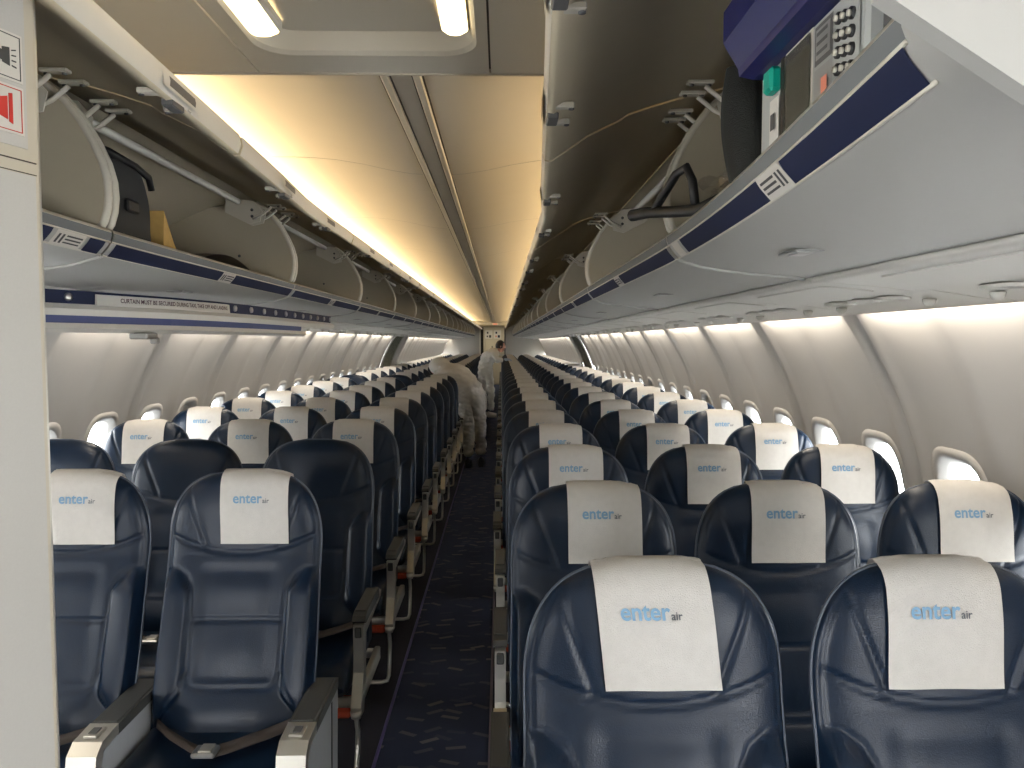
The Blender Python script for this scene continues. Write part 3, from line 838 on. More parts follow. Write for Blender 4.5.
NF, NB, NV = 84, 12, 120
hs = np.concatenate([np.linspace(.40, 1.08, NV - 24), SH - .052 * (1 - np.sin(np.linspace(0, math.pi / 2, 24))) ])
Pf = np.zeros((len(hs), NF + NB, 3))
for i, h in enumerate(hs):
    w = w_of(h)
    us = np.sin(np.linspace(-1, 1, NF) * math.pi / 2 * .92) / math.sin(math.pi / 2 * .92)
    for j, u in enumerate(us):
        x = u * w; Pf[i, j] = (x, y_front(x, h) if abs(u) < 1 else yc_of(h), h)
    for j in range(NB):
        u = 1 - 2 * (j + .5) / NB; u = math.copysign(abs(u) ** .7, u)
        x = u * w; Pf[i, NF + j] = (x, y_back(x, h), h)
X = Pf[:, :NF, 0]; H = Pf[:, :NF, 2]
g = np.zeros_like(X)
for sN in seams: g -= .0052 * np.exp(-(seg_d(X, H, sN) / .0045) ** 2); 
ax = np.abs(X)
innr = .134 + .050 * sm((H - .80) / .07) + .06 * sm((.56 - H) / .10); bol = (.35 * sm((ax - innr) / .012) + .65 * np.clip((ax - innr) / .075, 0, 1)) * sm((H - .45) / .05) * sm((.875 - H) / .05)        # raised side bolsters
g += .036 * bol
g -= .006 * sm((.128 - ax) / .05) * sm((H - .56) / .02) * sm((.89 - H) / .04)
g += .006 * sm((.12 - ax) / .10) * np.exp(-((H - .64) / .06) ** 2)
g += .006 * sm((.14 - ax) / .10) * np.exp(-((H - .81) / .05) ** 2)
g += .016 * sm((.19 - ax) / .12) * np.exp(-((H - .49) / .06) ** 2)
edge = np.abs(ax - np.array([w_of(h) for h in hs])[:, None] * .945)
g -= .003 * np.exp(-(edge / .004) ** 2) * (H < 1.10)
fade = np.array([min(1, max(0, (SH - .01 - h) / .03)) for h in hs])[:, None]
wfac = sm((np.array([w_of(h) for h in hs])[:, None] - ax) / .02)
Pf[:, :NF, 1] -= g * fade * np.maximum(wfac, 0)
rngw = np.random.RandomState(3)
backM = MB()
rows = [[tuple(p) for p in Pf[i]] for i in range(len(hs))]
backM.loft(rows, M['leather'], closed=True, smooth=True)
backM.add([tuple(p) for p in Pf[0]], [tuple(range(NF + NB))], M['leather'])
# piping round the edge, hard shell and tray on the rear
pts = []
for h in np.linspace(.47, SH - .0005, 60): pts.append((w_of(h) * .995, yc_of(h) - .004, h))
pip = [(x, y, z) for x, y, z in pts] + [(-x, y, z) for x, y, z in reversed(pts)]
pm = MB(); pm.tube(pip, .0036, M['leather_seam'], 6)
shm = MB()
shm.loft([[(u * w_of(h) * .93, yc_of(h) + .030 + .004 * (1 - abs(u) ** 4), h) for u in np.linspace(-1, 1, 9)] for h in np.linspace(.42, 1.05, 12)], M['shell'])
shm.box((0, yc_of(.78) + .048, .80), (.36, .022, .26), M['arm_panel'], .006, rot=None)
def cover_mesh(xo=0.0, k=0.0, seed=0):
    rg = np.random.RandomState(seed); mb = MB(); NX = 20; hw = .0985
    us = np.linspace(-1, 1, NX); rows = []
    path = []
    hb = .934
    for t in np.linspace(0, 1, 26): path.append(('f', hb + (SH - .004 - hb) * (t ** .85)))
    rows = []
    ph = rg.uniform(0, 6, 4)
    for kind, h in path:
        r = []
        for u in us:
            x = xo + u * hw + k * (SH - h)
            top = SH + .006
            # highest point of this column on the inflated seat
            hx = h
            while w_of(hx, .006) <= abs(x) + .002 and hx > .9: hx -= .003
            y = y_front(x, hx, .006) - .0012 * math.sin(u * 5 + ph[0] + h * 9) * (SH - h) * 4 - .001
            r.append((x, y, hx + (0 if kind == 'f' else 0)))
        rows.append(r)
    # over the top and a short way down the back
    for h in (SH + .0025, SH + .0045, SH + .005):
        rows.append([(xo + u * hw, y_front(xo + u * hw, min(h, SH + .0055), .006), h if w_of(h, .006) > abs(xo + u * hw) else rows[-1][i][2] + .001) for i, u in enumerate(us)])
    for h in (SH + .004, SH, SH - .008, SH - .03, SH - .06, SH - .09):
        r = []
        for i, u in enumerate(us):
            x = xo + u * hw; hx = h
            while w_of(hx, .006) <= abs(x) + .002 and hx > .9: hx -= .003
            r.append((x, y_back(x, hx, .007) + .001, hx))
        rows.append(r)
    mb.loft(rows, M['cloth'])
    # print
    hl = 1.052
    def put(vs, fs, x0, mt, scl=1):
        P = []
        for a, b in vs:
            x = x0 + a + xo; h = hl + b * 1.06
            P.append((x + k * (SH - h), y_front(x + k * (SH - h), h, .006) - .0035, h))
        mb.add(P, fs, mt)
    put(E_V[0], E_V[1], -.061, M['logo_blue']); put(A_V[0], A_V[1], -.061 + E_V[2] + .0005, M['logo_dark'])
    return mb
E_V = text_mesh('enter', .0385, .0008, 1.0); A_V = text_mesh('air', .0185, .0002, 1.0)
print('enter width', E_V[2], A_V[2])

CX = {1: [.505, 1.003, 1.500], -1: [-.487, -.99, -1.49]}
ARM = {1: [.252, .754, 1.252, 1.735], -1: [-.238, -.738, -1.241, -1.725]}

def make_mesh(mb, name): 
    o = mb.build(name); me = o.data; bpy.data.objects.remove(o); return me
ME = {}
ME['backrest'] = make_mesh(backM, 'backrest'); ME['piping'] = make_mesh(pm, 'piping'); ME['shell'] = make_mesh(shm, 'back_shell')
for i, (xo, k, sd) in enumerate(((-.004, -.012, 1), (.0, .012, 2), (.004, .0, 3), (-.008, .10, 4), (.031, .03, 5), (.020, -.02, 6), (.025, .01, 7), (.022, .0, 8), (.022, .09, 9))):
    ME['cover%d' % i] = make_mesh(cover_mesh(xo, k, sd), 'headrest_cover')
# cushion
def cushion():
    mb = MB(); rows = []
    for t in np.linspace(0, 1, 26):
        y = -.62 + .50 * t
        fr = min(1, t / .16); ed = math.sqrt(max(0, 1 - (1 - fr) ** 2))
        top = .405 + .055 * ed - .012 * math.sin(math.pi * min(1, t * 1.05)); bot = .40 - .055 * (.3 + .7 * ed)
        hw = .222 - .01 * (1 - ed)
        r = []
        for q in range(30):
            a = 2 * math.pi * q / 30; ca, sa = math.cos(a), math.sin(a)
            x = hw * math.copysign(abs(ca) ** .35, ca); z = math.copysign(abs(sa) ** .45, sa)
            z = (top + bot) / 2 + z * (top - bot) / 2
            if sa > 0:
                z += .012 * sm(np.array((abs(x) - .12) / .06)) * ed; z -= .004 * math.exp(-((abs(x) - .135) / .006) ** 2)
                z -= .004 * math.exp(-((t - .35) / .012) ** 2) * (abs(x) < .135)
            r.append((x, y, float(z)))
        rows.append(r)
    mb.loft(rows, M['leather'], closed=True, caps=True); return mb
ME['cushion'] = make_mesh(cushion(), 'seat_cushion')
def belt(sgn):
    mb = MB(); rows = []
    path = [(sgn * .205, -.20, .50), (sgn * .19, -.24, .476), (sgn * .13, -.30, .474), (sgn * .05, -.36, .470), (sgn * .012, -.385, .470)]
    for i, p_ in enumerate(path):
        rows.append([(p_[0] + .01, p_[1] - .024, p_[2]), (p_[0] - .01, p_[1] + .024, p_[2] + .002), (p_[0] - .01, p_[1] + .024, p_[2] + .005), (p_[0] + .01, p_[1] - .024, p_[2] + .003)])
    mb.loft(rows, M['belt'], closed=True, caps=True); return mb
ME['belt_a'] = make_mesh(belt(1), 'belt_strap'); ME['belt_b'] = make_mesh(belt(-1), 'belt_strap')
bk = MB(); bk.box((0, -.39, .477), (.06, .05, .014), M['steel'], .004); bk.box((.004, -.39, .486), (.034, .04, .006), M['silver'], .002)
ME['buckle'] = make_mesh(bk, 'buckle')
# armrest
def armrest(first=False):
    pad, body, cap = MB(), MB(), MB()
    if not first:
        prof_ = [(-.235, .590), (-.225, .612), (-.245, .622), (-.34, .620), (-.375, .612), (-.385, .598), (-.37, .588), (-.245, .585)]
        pad.prism([(a, b) for a, b in prof_], 'x', -.022, .022, M['arm_pad'], False)
        pad.box((0, -.30, .6215), (.036, .10, .004), M['arm_pad'], .0018)
        bp = [(-.36, .588), (-.395, .588), (-.392, .50), (-.398, .43), (-.43, .37), (-.452, .335), (-.440, .305), (-.40, .300), (-.372, .34), (-.352, .42), (-.345, .50), (-.34, .545), (-.16, .565), (-.15, .585)]
        body.prism(bp, 'x', -.017, .017, M['silver'], False)
        cap.tube([(0, -.445, .322), (0, -.445, .300)], [.02, .016], M['silver'], 10)
    else:
        pad.prism([(-.12, .600), (-.12, .628), (-.38, .626), (-.385, .600)], 'x', -.036, .036, M['arm_pad'], False)
        pad.box((0, -.25, .627), (.060, .25, .006), M['arm_pad'], .0025)
        body.prism([(-.10, .60), (-.12, .33), (-.45, .30), (-.47, .57), (-.46, .60)], 'x', -.030, .030, M['arm_panel'], False)
        body.prism([(-.18, .585), (-.19, .34), (-.198, .34), (-.188, .585)], 'x', -.032, .032, M['grey_dark'], False)
        cap.prism([(-.380, .628), (-.46, .622), (-.490, .600), (-.500, .55), (-.490, .42), (-.478, .42), (-.470, .56), (-.455, .598), (-.380, .602)], 'x', -.036, .036, M['silver'], False)
    for q in (pad, body, cap): q.v = [(x, y - .015 - (.14 if y < -.25 and not first else 0), z - (.072 if first else .004)) for x, y, z in q.v]
    return make_mesh(pad, 'arm_pad'), make_mesh(body, 'arm_body'), make_mesh(cap, 'end_cap')
ME['pad'], ME['body'], ME['cap'] = armrest(); ME['padF'], ME['bodyF'], ME['capF'] = armrest(True)
bt_ = MB(); bt_.box((0, -.553, .561), (.022, .010, .035), M['arm_pad'], .003); ME['btn'] = make_mesh(bt_, 'recline_button')
bt_ = MB(); bt_.box((0, -.440, .555), (.034, .050, .008), M['silver'], .002); bt_.box((0, -.440, .559), (.020, .030, .005), M['grey_dark'], .001); ME['btnF'] = make_mesh(bt_, 'recline_button')

def leaf(me, name, parent, loc=(0, 0, 0)):
    o = bpy.data.objects.new(name, me); col.objects.link(o); o.parent = parent; o.location = loc
    return o
def make_bank(s, first=False, covers=(True, True, True), label='', y=0.0, dx=0.0, k=0):
    root = thing('seat_row', (dx, y, 0), label, 'seat row', 'rows of three seats %s of the aisle' % ('right' if s > 0 else 'left'))
    for i, x in enumerate(CX[s]):
        b = leaf(ME['backrest'], 'backrest', root, (x, 0, 0))
        leaf(ME['piping'], 'piping', b); leaf(ME['shell'], 'back_shell', b)
        if covers[i]:
            leaf(ME['cover%d' % ((([0, 1, 2, 1] if s < 0 else [5, 6, 7, 6])[(k * 5 + i * 3) % 4]) if k else ((3, 0, 1)[i] if s > 0 else (4, 4, 4)[i]))], 'headrest_cover', b)
        c = leaf(ME['cushion'], 'seat_cushion', root, (x, 0, 0))
        bt = leaf(ME['belt_a'], 'seat_belt', root, (x, 0, 0)); leaf(ME['belt_b'], 'strap', bt); leaf(ME['buckle'], 'buckle', bt)
    for i, x in enumerate(ARM[s]):
        if first and s < 0 and i < 2: a = leaf(ME['padF'], 'armrest', root, (x, 0, 0)); leaf(ME['bodyF'], 'side_panel', a); leaf(ME['capF'], 'end_cap', a); leaf(ME['btnF'], 'recline_button', a)
        elif i in (0, 3): a = leaf(ME['pad'], 'armrest', root, (x, 0, 0)); leaf(ME['body'], 'arm_body', a); leaf(ME['cap'], 'end_cap', a); leaf(ME['btn'], 'recline_button', a)
        else: a = leaf(ME['pad'], 'armrest', root, (x, 0, 0)); leaf(ME['body'], 'arm_body', a)
    for nm in ('frame%d' % s, 'rail%d' % s, 'legA%d' % s, 'legB%d' % s, 'vest%d' % s):
        leaf(ME[nm], {'f': 'seat_frame', 'r': 'baggage_bar', 'l': 'leg', 'v': 'life_vest_pouch'}[nm[0]], root)
    return root
for s in (1, -1):
    A = ARM[s]; x0, x1 = min(A), max(A)
    f = MB(); f.tube([(x0, -.57, .335), (x1, -.57, .335)], .018, M['silver'], 10); f.tube([(x0, -.17, .335), (x1, -.17, .335)], .018, M['silver'], 10)
    for x in A: f.box((x, -.37, .335), (.022, .42, .05), M['silver'], .004)
    ME['frame%d' % s] = make_mesh(f, 'seat_frame')
    xi = A[0] + s * .006; xo = A[2]
    r = MB(); r.tube([(xi, b - .14, c) if n_ == 0 else (a_, b - .14, c) for n_, (a_, b, c) in enumerate([(xi, -.44, .31), (xi, -.425, .28), (xi, -.40, .22), (xi, -.41, .16), (xi, -.44, .10), (xi + s * .006, -.452, .083), (xi + s * .03, -.456, .078), (xo, -.456, .078)])], .0085, M['silver'], 8)
    ME['rail%d' % s] = make_mesh(r, 'baggage_bar')
    for nm, xx in (('legA', A[1]), ('legB', A[2] + s * .05)):
        l = MB(); l.tube([(xx, -.44, .32), (xx, -.50, .02)], [.018, .015], M['silver'], 10); l.tube([(xx, -.18, .32), (xx, -.12, .02)], [.018, .015], M['silver'], 10)
        l.tube([(xx, -.46, .10), (xx, -.17, .29)], .011, M['silver'], 8); l.box((xx, -.31, .010), (.03, .48, .02), M['silver'], .004)
        ME['%s%d' % (nm, s)] = make_mesh(l, 'leg')
    v = MB(); v.box((A[0] + s * .12, -.53, .300), (.20, .11, .035), M['red'], .010); ME['vest%d' % s] = make_mesh(v, 'life_vest_pouch')

PITCH = .745
NR = 31
for k in range(NR):
    y = 1.35 + PITCH * k
    dx = -.008 if k == 0 else (-.020 if k < 4 else -.036)
    lab = 'navy leather row of three seats with white covers right of aisle, %s from front' % ORD[k]
    if k == NR - 1: lab = 'rearmost navy leather row of three seats right of aisle, by the bulkhead'
    make_bank(1, label=lab, y=y, dx=dx, k=k)
for k in range(31):
    y = 2.31 + PITCH * k
    if y > Y1 - .5: break
    cov = (True, True, True)
    ex_ = 'with white covers'
    if k == 1: cov = (False, False, False); ex_ = 'without headrest covers'
    if k == 9: cov = (True, False, False); ex_ = 'with one white cover'
    if k == 0: ex_ = 'with solid armrests'
    lab = 'navy leather row of three seats %s left of aisle, %s from front' % (ex_, ORD[k])
    make_bank(-1, first=(k == 0), covers=cov, label=lab, y=y, k=k, dx=-.032 if k == 0 else 0.0)

# ------------------------------------------------------------------ things in the bins
# first right bin: blue case over a grey device
root = thing('medical_case', (.65, .86, 1.75), 'grey device with round buttons and dark screen under a blue lid in right bin', 'case')
FXX = .580          # aisle-side face of the device
def face_poly(mb, y0, y1, z0, z1, d, m):
    mb.add([(FXX - d, y0, z0), (FXX - d, y1, z0), (FXX - d, y1, z1), (FXX - d, y0, z1)], [(0, 1, 2, 3)], m)
mb = MB(); mb.box((FXX + .11, .886, 1.812), (.22, .296, .112), M['device_lt'], .004); mb.build('body', None, root)
p_ = MB(); face_poly(p_, .748, .858, 1.758, 1.864, .002, M['device_lt']); p_.build('keypad', None, root)
for i in range(5):
    for j in range(3):
        yb_ = .763 + j * .0150; zb_ = 1.772 + i * .017 + j * .0035
        b_ = MB(); b_.cyl((FXX - .003, yb_, zb_), 'x', .0062, .004, M['black'], 14); b_.cyl((FXX - .006, yb_, zb_), 'x', .0032, .004, M['rim'], 12)
        b_.build('button', None, root)
p_ = MB(); face_poly(p_, .806, .852, 1.818, 1.860, .003, M['grey_dark']); face_poly(p_, .811, .847, 1.823, 1.855, .004, M['ash'])
for q in range(3): face_poly(p_, .815, .843, 1.827 + q * .010, 1.831 + q * .010, .005, M['grey_dark'])
face_poly(p_, .806, .852, 1.765, 1.814, .003, M['ash']); p_.build('label_plate', None, root)
p_ = MB(); face_poly(p_, .815, .830, 1.782, 1.800, .005, M['coral']); p_.build('sticker', None, root)
p_ = MB(); face_poly(p_, .859, .940, 1.760, 1.865, .002, M['rim']); face_poly(p_, .863, .937, 1.764, 1.861, .004, M['screen']); p_.build('screen', None, root)
p_ = MB(); p_.box((FXX - .006, .975, 1.845), (.016, .028, .030), M['teal'], .004); p_.build('clip', None, root)
p_ = MB(); face_poly(p_, .945, .958, 1.758, 1.865, .002, M['black']); face_poly(p_, .960, .992, 1.762, 1.824, .003, M['paper']); face_poly(p_, .968, .984, 1.785, 1.805, .005, M['ink']); p_.build('tag', None, root)
p_ = MB(); p_.box((FXX + .04, .715, 1.80), (.06, .035, .08), M['grey_dark'], .006); p_.build('side_module', None, root)
p_ = MB(); p_.loft([[(a, y, b) for a, b in ((.570, 1.868), (.552, 1.872), (.550, 1.882), (.530, 1.915), (.530, 1.955), (.560, 1.985), (.78, 1.985), (.80, 1.868))] for y in (.70, .71, 1.03, 1.04)], M['blue_case'], closed=True, smooth=False, caps=True)
p_.build('lid', None, root)
# black fleece strap/cloth hanging beside it
mb = MB(); rows = []
for t in np.linspace(0, 1, 16):
    z = 1.755 + .180 * t; x = .612 - .012 * math.sin(t * 2.6); w = (.050 + .014 * math.sin(t * 3)) * (1 - .5 * t ** 6)
    rows.append([(x + .02 * math.cos(a) * 1.4, 1.17 + w * math.sin(a) * .9 + .02 * t, z) for a in np.linspace(0, 2 * math.pi, 14, endpoint=False)])
mb.loft(rows, M['fuzzy'], closed=True, caps=True)
tag(mb.build('rolled_blanket', None, None, (.61, 1.17, 1.755)), 'black fleece roll standing on end in the first right bin beside the case', 'blanket')
# black strap with clear film
root = thing('strap_bundle', (.62, 1.62, 1.76), 'black strap handle in clear film hanging over the lip of the first right bin', 'strap')
mb = MB(); S = [(.66, 1.42, 1.785), (.63, 1.50, 1.775), (.60, 1.58, 1.785), (.57, 1.68, 1.80), (.55, 1.74, 1.803)]
mb.tube([(BX(1, a, b), b, c) for a, b, c in S], [.011, .012, .012, .012, .013], M['black'], 10)
mb.tube([(BX(1, a, b), b, c) for a, b, c in ((.575, 1.66, 1.797), (.60, 1.58, 1.86), (.615, 1.55, 1.868), (.625, 1.54, 1.84), (.63, 1.53, 1.785))], .009, M['black'], 10)
mb.build('handle', None, root)
mb = MB(); rg = np.random.RandomState(5); rows = []
for t in np.linspace(0, 1, 8): rows.append([(BX(1, .67 + .05 * math.sin(u * 7 + t * 4) * .4, 1.5), 1.42 + .18 * t, 1.772 + .07 * u + .012 * rg.rand()) for u in np.linspace(0, 1, 7)])
mb.loft(rows, M['film'], smooth=False); mb.build('film', None, root)
# left bin contents
mb = MB(); rows = []
for t in np.linspace(0, 1, 18):
    z = 1.750 + .222 * t; ro = 1 - .10 * t ** 5; yc_ = 1.915 + .012 * math.sin(6 * t); dy_ = (.200 + .012 * math.sin(4 * t)) * (1 - .04 * t ** 2)
    rows.append([(-.80 + .105 * ro * math.copysign(abs(math.cos(a)) ** .35, math.cos(a)) + .005 * math.sin(3 * a + 8 * t), yc_ + dy_ * math.copysign(abs(math.sin(a)) ** .35, math.sin(a)), z) for a in np.linspace(0, 2 * math.pi, 40, endpoint=False)])
mb.loft(rows, M['bag'], closed=True, caps=True)
root = thing('backpack', (-.80, 1.915, 1.752), 'charcoal backpack standing in the second left bin', 'bag')
mb.build('body', None, root)
q = MB(); q.tube([(-.71, 1.76, 1.968), (-.695, 1.86, 1.972), (-.695, 2.00, 1.966), (-.70, 2.085, 1.955), (-.70, 2.10, 1.925)], .009, M['black'], 8); q.build('top_flap', None, root)
q = MB(); q.box((-.692, 1.97, 1.86), (.012, .06, .03), M['black'], .004); q.build('pocket', None, root)
mb = MB(); mb.prism([(2.142, 1.752), (2.26, 1.752), (2.21, 1.80), (2.165, 1.86), (2.150, 1.88)], 'x', -.80, -.69, M['tan'])
tag(mb.build('paper_bag', None, None, (-.79, 2.17, 1.752)), 'crumpled tan paper bag leaning beside the charcoal backpack in the left bin', 'bag')
mb = MB(); rows = []
for t in np.linspace(0, 1, 8): rows.append([(-.655 - .16 * u, 2.34 + .42 * t, 1.748 + .05 * math.sin(math.pi * (.15 + .7 * t)) * (1 - .4 * u) + (.004 if u in (0, 1) else .012)) for u in (0, .25, .5, .75, 1)])
mb.loft(rows, M['brown']); mb.box((-.77, 2.55, 1.748), (.14, .42, .010), M['brown'], .003)
tag(mb.build('leather_pouch', None, None, (-.77, 2.55, 1.745)), 'flat dark brown leather pouch lying on the left bin floor', 'pouch')

# ------------------------------------------------------------------ curtain header under the left bin
root = thing('curtain_header', (-.72, 2.6, 1.62), 'white and navy stowed curtain header with snap studs under the left bins', 'curtain header')
pathP = [(-1.24, 1.62), (-1.15, 1.76), (-1.06, 1.90), (-.97, 2.06), (-.89, 2.25), (-.815, 2.45), (-.765, 2.70), (-.735, 3.00), (-.722, 3.4), (-.718, 3.8), (-.716, 4.30)]
def along(t):
    P = np.array(pathP); d = np.r_[0, np.cumsum(np.hypot(*(P[1:] - P[:-1]).T))]; L = d[-1] * t
    x = np.interp(L, d, P[:, 0]); y = np.interp(L, d, P[:, 1]); x2 = np.interp(min(L + .03, d[-1]), d, P[:, 0]); y2 = np.interp(min(L + .03, d[-1]), d, P[:, 1])
    x1 = np.interp(max(L - .03, 0), d, P[:, 0]); y1 = np.interp(max(L - .03, 0), d, P[:, 1]); tx, ty = x2 - x1, y2 - y1; n = math.hypot(tx, ty)
    return x, y, ty / n, -tx / n      # point and outward (aisle side) normal
def strip(mb, t0, t1, prof_, m, n=24, closed=True):
    rows = []
    for t in np.linspace(t0, t1, n):
        x, y, nx, ny = along(t); rows.append([(x + nx * o, y + ny * o, z) for o, z in prof_])
    mb.loft(rows, m, closed=closed, caps=closed, smooth=False)
zb = 1.602
mb = MB(); strip(mb, 0, 1, [(0, zb - .009), (.022, zb - .010), (.027, zb + .008), (.016, zb + .022), (0, zb + .024)], M['white_plastic'])
strip(mb, 0, .8, [(-.10, zb - .050), (.0, zb - .056), (.014, zb - .044), (.008, zb - .030), (-.10, zb - .030)], M['white_plastic']); mb.build('rail', None, root)
mb = MB(); strip(mb, 0, .78, [(-.03, zb - .032), (.002, zb - .032), (.006, zb - .006), (-.03, zb - .006)], M['skirt']); mb.build('curtain_edge', None, root)
mb = MB(); strip(mb, 0, .985, [(-.01, zb + .022), (.014, zb + .022), (.016, zb + .058), (-.01, zb + .060)], M['navy']); mb.build('navy_band', None, root)
mb = MB(); strip(mb, .235, .455, [(.014, zb + .020), (.024, zb + .022), (.022, zb + .050), (.014, zb + .052)], M['white_plastic']); lp = mb.build('label_plate', None, root)
vs, fs, w = text_mesh('CURTAIN MUST BE SECURED DURING TAXI, TAKE OFF AND LANDING', .0175, .0004)
P = []
Ltot = sum(math.dist(pathP[i], pathP[i + 1]) for i in range(len(pathP) - 1))
for a, b in vs:
    t = .262 + (a / w) * .185; x, y, nx, ny = along(t); P.append((x + nx * .0250, y + ny * .0250, zb + .031 + b * 1.0))
MB().add(P, fs, M['ink_purple']).build('lettering', None, lp)
for t in [.205] + list(np.linspace(.475, .975, 11)):
    x, y, nx, ny = along(t); mb = MB(); c = Vector((x + nx * .019, y + ny * .019, zb + .040))
    mb.tube([c - Vector((nx, ny, 0)) * .004, c + Vector((nx, ny, 0)) * .002, c + Vector((nx, ny, 0)) * .004], [.0115, .0105, .005], M['steel'], 14)
    mb.build('snap_stud', None, root)
x, y, nx, ny = along(.30); mb = MB(); mb.box((x + .0, y, zb - .064), (.055, .075, .020), M['ash'], .004); mb.box((x + .02, y + .03, zb - .078), (.02, .03, .02), M['ash'], .004); mb.build('clip', None, root)

# ------------------------------------------------------------------ people
def skin_body(name, chains, mtl, parent=None, origin=(0, 0, 0), sub=2):
    """chains: list of (points, radii); chains that start at an existing point join there"""
    verts = []; rad = []; edges = []
    def idx(p):
        for i, v in enumerate(verts):
            if (Vector(v) - Vector(p)).length < 1e-4: return i
        return None
    for pts, rs in chains:
        prev = None
        for p, r in zip(pts, rs):
            i = idx(p)
            if i is None: verts.append(tuple(p)); rad.append(r); i = len(verts) - 1
            if prev is not None and (prev, i) not in edges: edges.append((prev, i))
            prev = i
    me = bpy.data.meshes.new(name); off = Vector(origin)
    me.from_pydata([tuple(Vector(v) - off) for v in verts], edges, []); me.materials.append(mtl)
    o = bpy.data.objects.new(name, me); col.objects.link(o)
    md = o.modifiers.new('skin', 'SKIN'); md.use_smooth_shade = True
    for i, sv in enumerate(me.skin_vertices[0].data):
        r = rad[i]; sv.radius = (r, r) if isinstance(r, (int, float)) else r; sv.use_root = (i == 0)
    ms = o.modifiers.new('sub', 'SUBSURF'); ms.levels = sub; ms.render_levels = sub
    dg = bpy.context.evaluated_depsgraph_get(); dg.update()
    me2 = bpy.data.meshes.new_from_object(o.evaluated_get(dg)); me2.name = name
    for p in me2.polygons: p.use_smooth = True
    if name == 'coverall':
        from mathutils import noise
        nn = [v.normal.copy() for v in me2.vertices]
        for v, n_ in zip(me2.vertices, nn):
            q = v.co; a = noise.noise(Vector((q.x * 9, q.y * 9, q.z * 16))) + .6 * noise.noise(Vector((q.x * 22, q.y * 22, q.z * 34 + 5)))
            v.co = q + n_ * (.020 * a)
    o.modifiers.clear(); old = o.data; o.data = me2; bpy.data.meshes.remove(old)
    if not me2.materials: me2.materials.append(mtl)
    if parent is None: o.location = origin
    else: o.parent = parent
    return o

def ball(c, r, m, name, parent, n=16, sq=(1, 1, 1), off=(0, 0, 0)):
    mb = MB(); rows = []
    for i in range(n + 1):
        a = math.pi * i / n; rows.append([(c[0] + r * sq[0] * max(.02, math.sin(a)) * math.cos(b), c[1] + r * sq[1] * max(.02, math.sin(a)) * math.sin(b), c[2] + r * sq[2] * math.cos(a)) for b in np.linspace(0, 2 * math.pi, 22, endpoint=False)])
    mb.loft(rows, m, closed=True, caps=True); return mb.build(name, None, parent)

def hand(chains_fn, wrist, d, up, side):
    """palm with four unequal fingers and a thumb leaving its side"""
    w = Vector(wrist); d = Vector(d).normalized(); up = Vector(up).normalized(); sd = d.cross(up).normalized() * side
    ch = [([tuple(w), tuple(w + d * .045), tuple(w + d * .085)], [.024, (.036, .018), (.038, .016)])]
    o = [ch[0]]
    for k, ln in enumerate((.062, .075, .070, .052)):
        b = w + d * .095 + sd * (.030 - k * .020)
        o.append(([tuple(w + d * .085), tuple(b), tuple(b + d * ln * .5 - up * .010), tuple(b + d * ln * .85 - up * .030)], [(.038, .016), .009, .008, .007]))
    tb = w + d * .040 + sd * .036
    o.append(([tuple(w + d * .045), tuple(tb), tuple(tb + d * .028 + sd * .016), tuple(tb + d * .055 + sd * .018 - up * .012)], [(.036, .018), .011, .0095, .008]))
    return o

# worker bending over the left-hand seats
root = thing('person', (-.08, 9.5, 0), 'person in hooded white coverall bent over the left seats, back to camera', 'person', 'cleaners in white coveralls')
pel = (-.085, 9.30, .90)
ch = [([pel, (-.13, 9.34, 1.01), (-.23, 9.39, 1.12), (-.36, 9.43, 1.20), (-.46, 9.46, 1.235)], [(.170, .15), (.158, .145), (.165, .15), (.20, .15), (.080, .080)]),
      ([pel, (-.005, 9.31, .80), (.03, 9.34, .48), (.04, 9.40, .13)], [(.170, .15), .112, .085, .066]),
      ([pel, (-.145, 9.31, .80), (-.110, 9.30, .48), (-.105, 9.33, .13)], [(.170, .15), .112, .085, .066]),
      ([(-.36, 9.43, 1.20), (-.34, 9.56, 1.12), (-.48, 9.58, .90), (-.58, 9.52, .76)], [(.20, .15), .072, .054, .042]),
      ([(-.36, 9.43, 1.20), (-.42, 9.29, 1.12), (-.56, 9.31, .92), (-.66, 9.36, .78)], [(.20, .15), .072, .054, .042])]
ch = [([(x - .05, y, z) for x, y, z in P_], R_) for P_, R_ in ch]
skin_body('coverall', ch, M['cover'], root, (-.08, 9.5, 0), 4)
ball((-.515, 9.475, 1.225), .116, M['cover'], 'hood', root, sq=(1.18, .92, .95))
ball((-.56, 9.49, 1.208), .084, M['skin'], 'face', root, sq=(1, .9, 1.1))
for c_, d_ in (((-.63, 9.52, .76), (-.7, -.1, -.6)), ((-.71, 9.36, .78), (-.6, .2, -.6))):
    w_ = Vector(c_) + Vector(d_).normalized() * .02
    skin_body('hand', hand(None, w_, d_, (0, 0, 1), 1), M['mask'], root, (-.08, 9.5, 0), 1)
for x, y in ((-.01, 9.37), (-.165, 9.30)):
    mb = MB(); rows = []
    for t in np.linspace(0, 1, 9):
        yy = y - .08 + .29 * t; w_ = .05 * (1 - .25 * abs(t - .6) * 2) * (.8 if t in (0, 1) else 1); hh = .10 - .055 * t
        rows.append([(x + w_ * math.cos(a), yy, max(.0, .045 + hh * .8 * math.sin(a)) if math.sin(a) > 0 else .002) for a in np.linspace(0, 2 * math.pi, 14, endpoint=False)])
    mb.loft(rows, M['black'], closed=True, caps=True); mb.build('shoe', None, root)

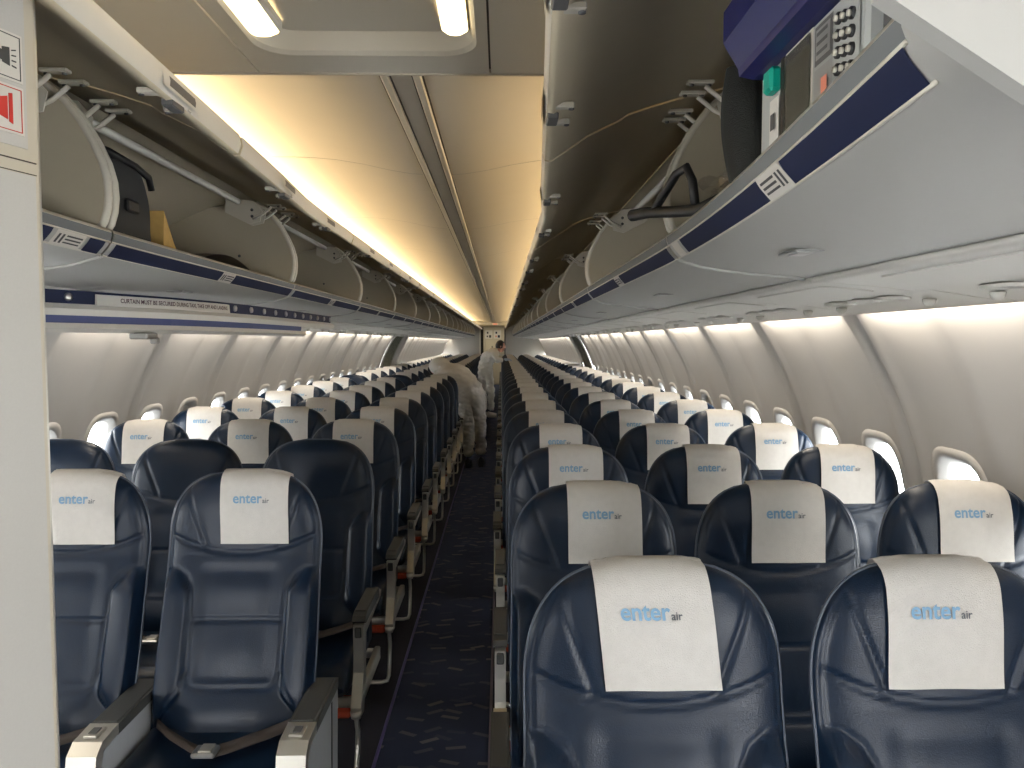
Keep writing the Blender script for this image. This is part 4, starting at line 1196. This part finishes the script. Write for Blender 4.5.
# worker standing further aft, leaning over the right-hand seats
root = thing('person', (-.06, 15.6, 0), 'person with short black hair in white coverall leaning towards the right seats', 'person', 'cleaners in white coveralls')
pel = (-.10, 15.65, .93)
ch = [([pel, (-.09, 15.66, 1.06), (-.04, 15.64, 1.19), (.06, 15.60, 1.32), (.16, 15.57, 1.375)], [(.17, .14), (.155, .13), (.165, .135), (.19, .12), (.065, .065)]),
      ([pel, (-.02, 15.60, .86), (.03, 15.52, .52), (.04, 15.50, .12)], [(.17, .14), .105, .080, .062]),
      ([pel, (-.15, 15.66, .86), (-.12, 15.68, .50), (-.10, 15.70, .12)], [(.17, .14), .105, .080, .062]),
      ([(.06, 15.60, 1.32), (.12, 15.40, 1.28), (.15, 15.30, 1.17), (.28, 15.30, 1.16)], [(.19, .12), .070, .052, .040]),
      ([(.06, 15.60, 1.32), (.10, 15.76, 1.26), (.14, 15.80, 1.12), (.27, 15.76, 1.17)], [(.19, .12), .070, .052, .040])]
skin_body('coverall', ch, M['cover'], root, (-.06, 15.6, 0), 4)
def head(c, r, root_):
    c = Vector(c)
    mb = MB(); rows = []
    for i in range(17):
        a = math.pi * i / 16; z = math.cos(a)
        rows.append([(c.x + r * (.98 if z > 0 else .98 - .10 * -z) * max(.02, math.sin(a)) * math.cos(b) + (.012 * math.exp(-((b if b < math.pi else b - 2 * math.pi) / .22) ** 2 - ((z + .05) / .2) ** 2)), c.y + r * .84 * max(.02, math.sin(a)) * math.sin(b), c.z + r * 1.22 * z) for b in np.linspace(0, 2 * math.pi, 24, endpoint=False)])
    mb.loft(rows, M['skin'], closed=True, caps=True)
    for sg in (-1, 1):
        mb.tube([c + Vector((-.005, sg * r * .80, -.015)), c + Vector((-.008, sg * r * .95, .0)), c + Vector((-.006, sg * r * .88, .022))], [.010, .014, .008], M['skin'], 8)
        mb.box(tuple(c + Vector((r * .90, sg * .028, .014))), (.012, .018, .008), M['ink'], .002)
    mb.build('head', None, root_)
    mb = MB(); rows = []
    for i in range(10):
        a = math.pi * .62 * i / 9
        rows.append([(c.x - .012 + r * 1.10 * max(.02, math.sin(a)) * math.cos(b) * (.80 if math.cos(b) > 0 and a > .9 else 1), c.y + r * .98 * max(.02, math.sin(a)) * math.sin(b), c.z + .012 + r * 1.28 * math.cos(a) + .006 * math.sin(b * 5)) for b in np.linspace(0, 2 * math.pi, 24, endpoint=False)])
    mb.loft(rows, M['hair'], closed=True, caps=True); mb.build('hair', None, root_)
    mb = MB(); mb.loft([[(c.x + r * (.80 + .14 * math.sin(math.pi * t)) - .012 * abs(u), c.y + .060 * u, c.z - .012 - .072 * t) for u in np.linspace(-1, 1, 9)] for t in np.linspace(0, 1, 7)], M['ink'])
    mb.build('face_mask', None, root_)
head((.235, 15.55, 1.425), .092, root)
for c_, d_ in (((.28, 15.30, 1.16), (1, .1, .05)), ((.27, 15.76, 1.17), (1, -.1, .05))):
    w_ = Vector(c_) + Vector(d_).normalized() * .02
    skin_body('hand', hand(None, w_, d_, (0, 0, 1), 1), M['mask'], root, (-.06, 15.6, 0), 1)
for x, y in ((.05, 15.50), (-.10, 15.70)):
    mb = MB(); rows = []
    for t in np.linspace(0, 1, 9):
        xx = x - .08 + .29 * t * .6; w_ = .05 * (1 - .25 * abs(t - .6) * 2); hh = .10 - .055 * t
        rows.append([(xx, y + w_ * math.cos(a), .045 + hh * .8 * math.sin(a) if math.sin(a) > 0 else .002) for a in np.linspace(0, 2 * math.pi, 14, endpoint=False)])
    mb.loft(rows, M['cover'], closed=True, caps=True); mb.build('shoe_cover', None, root)
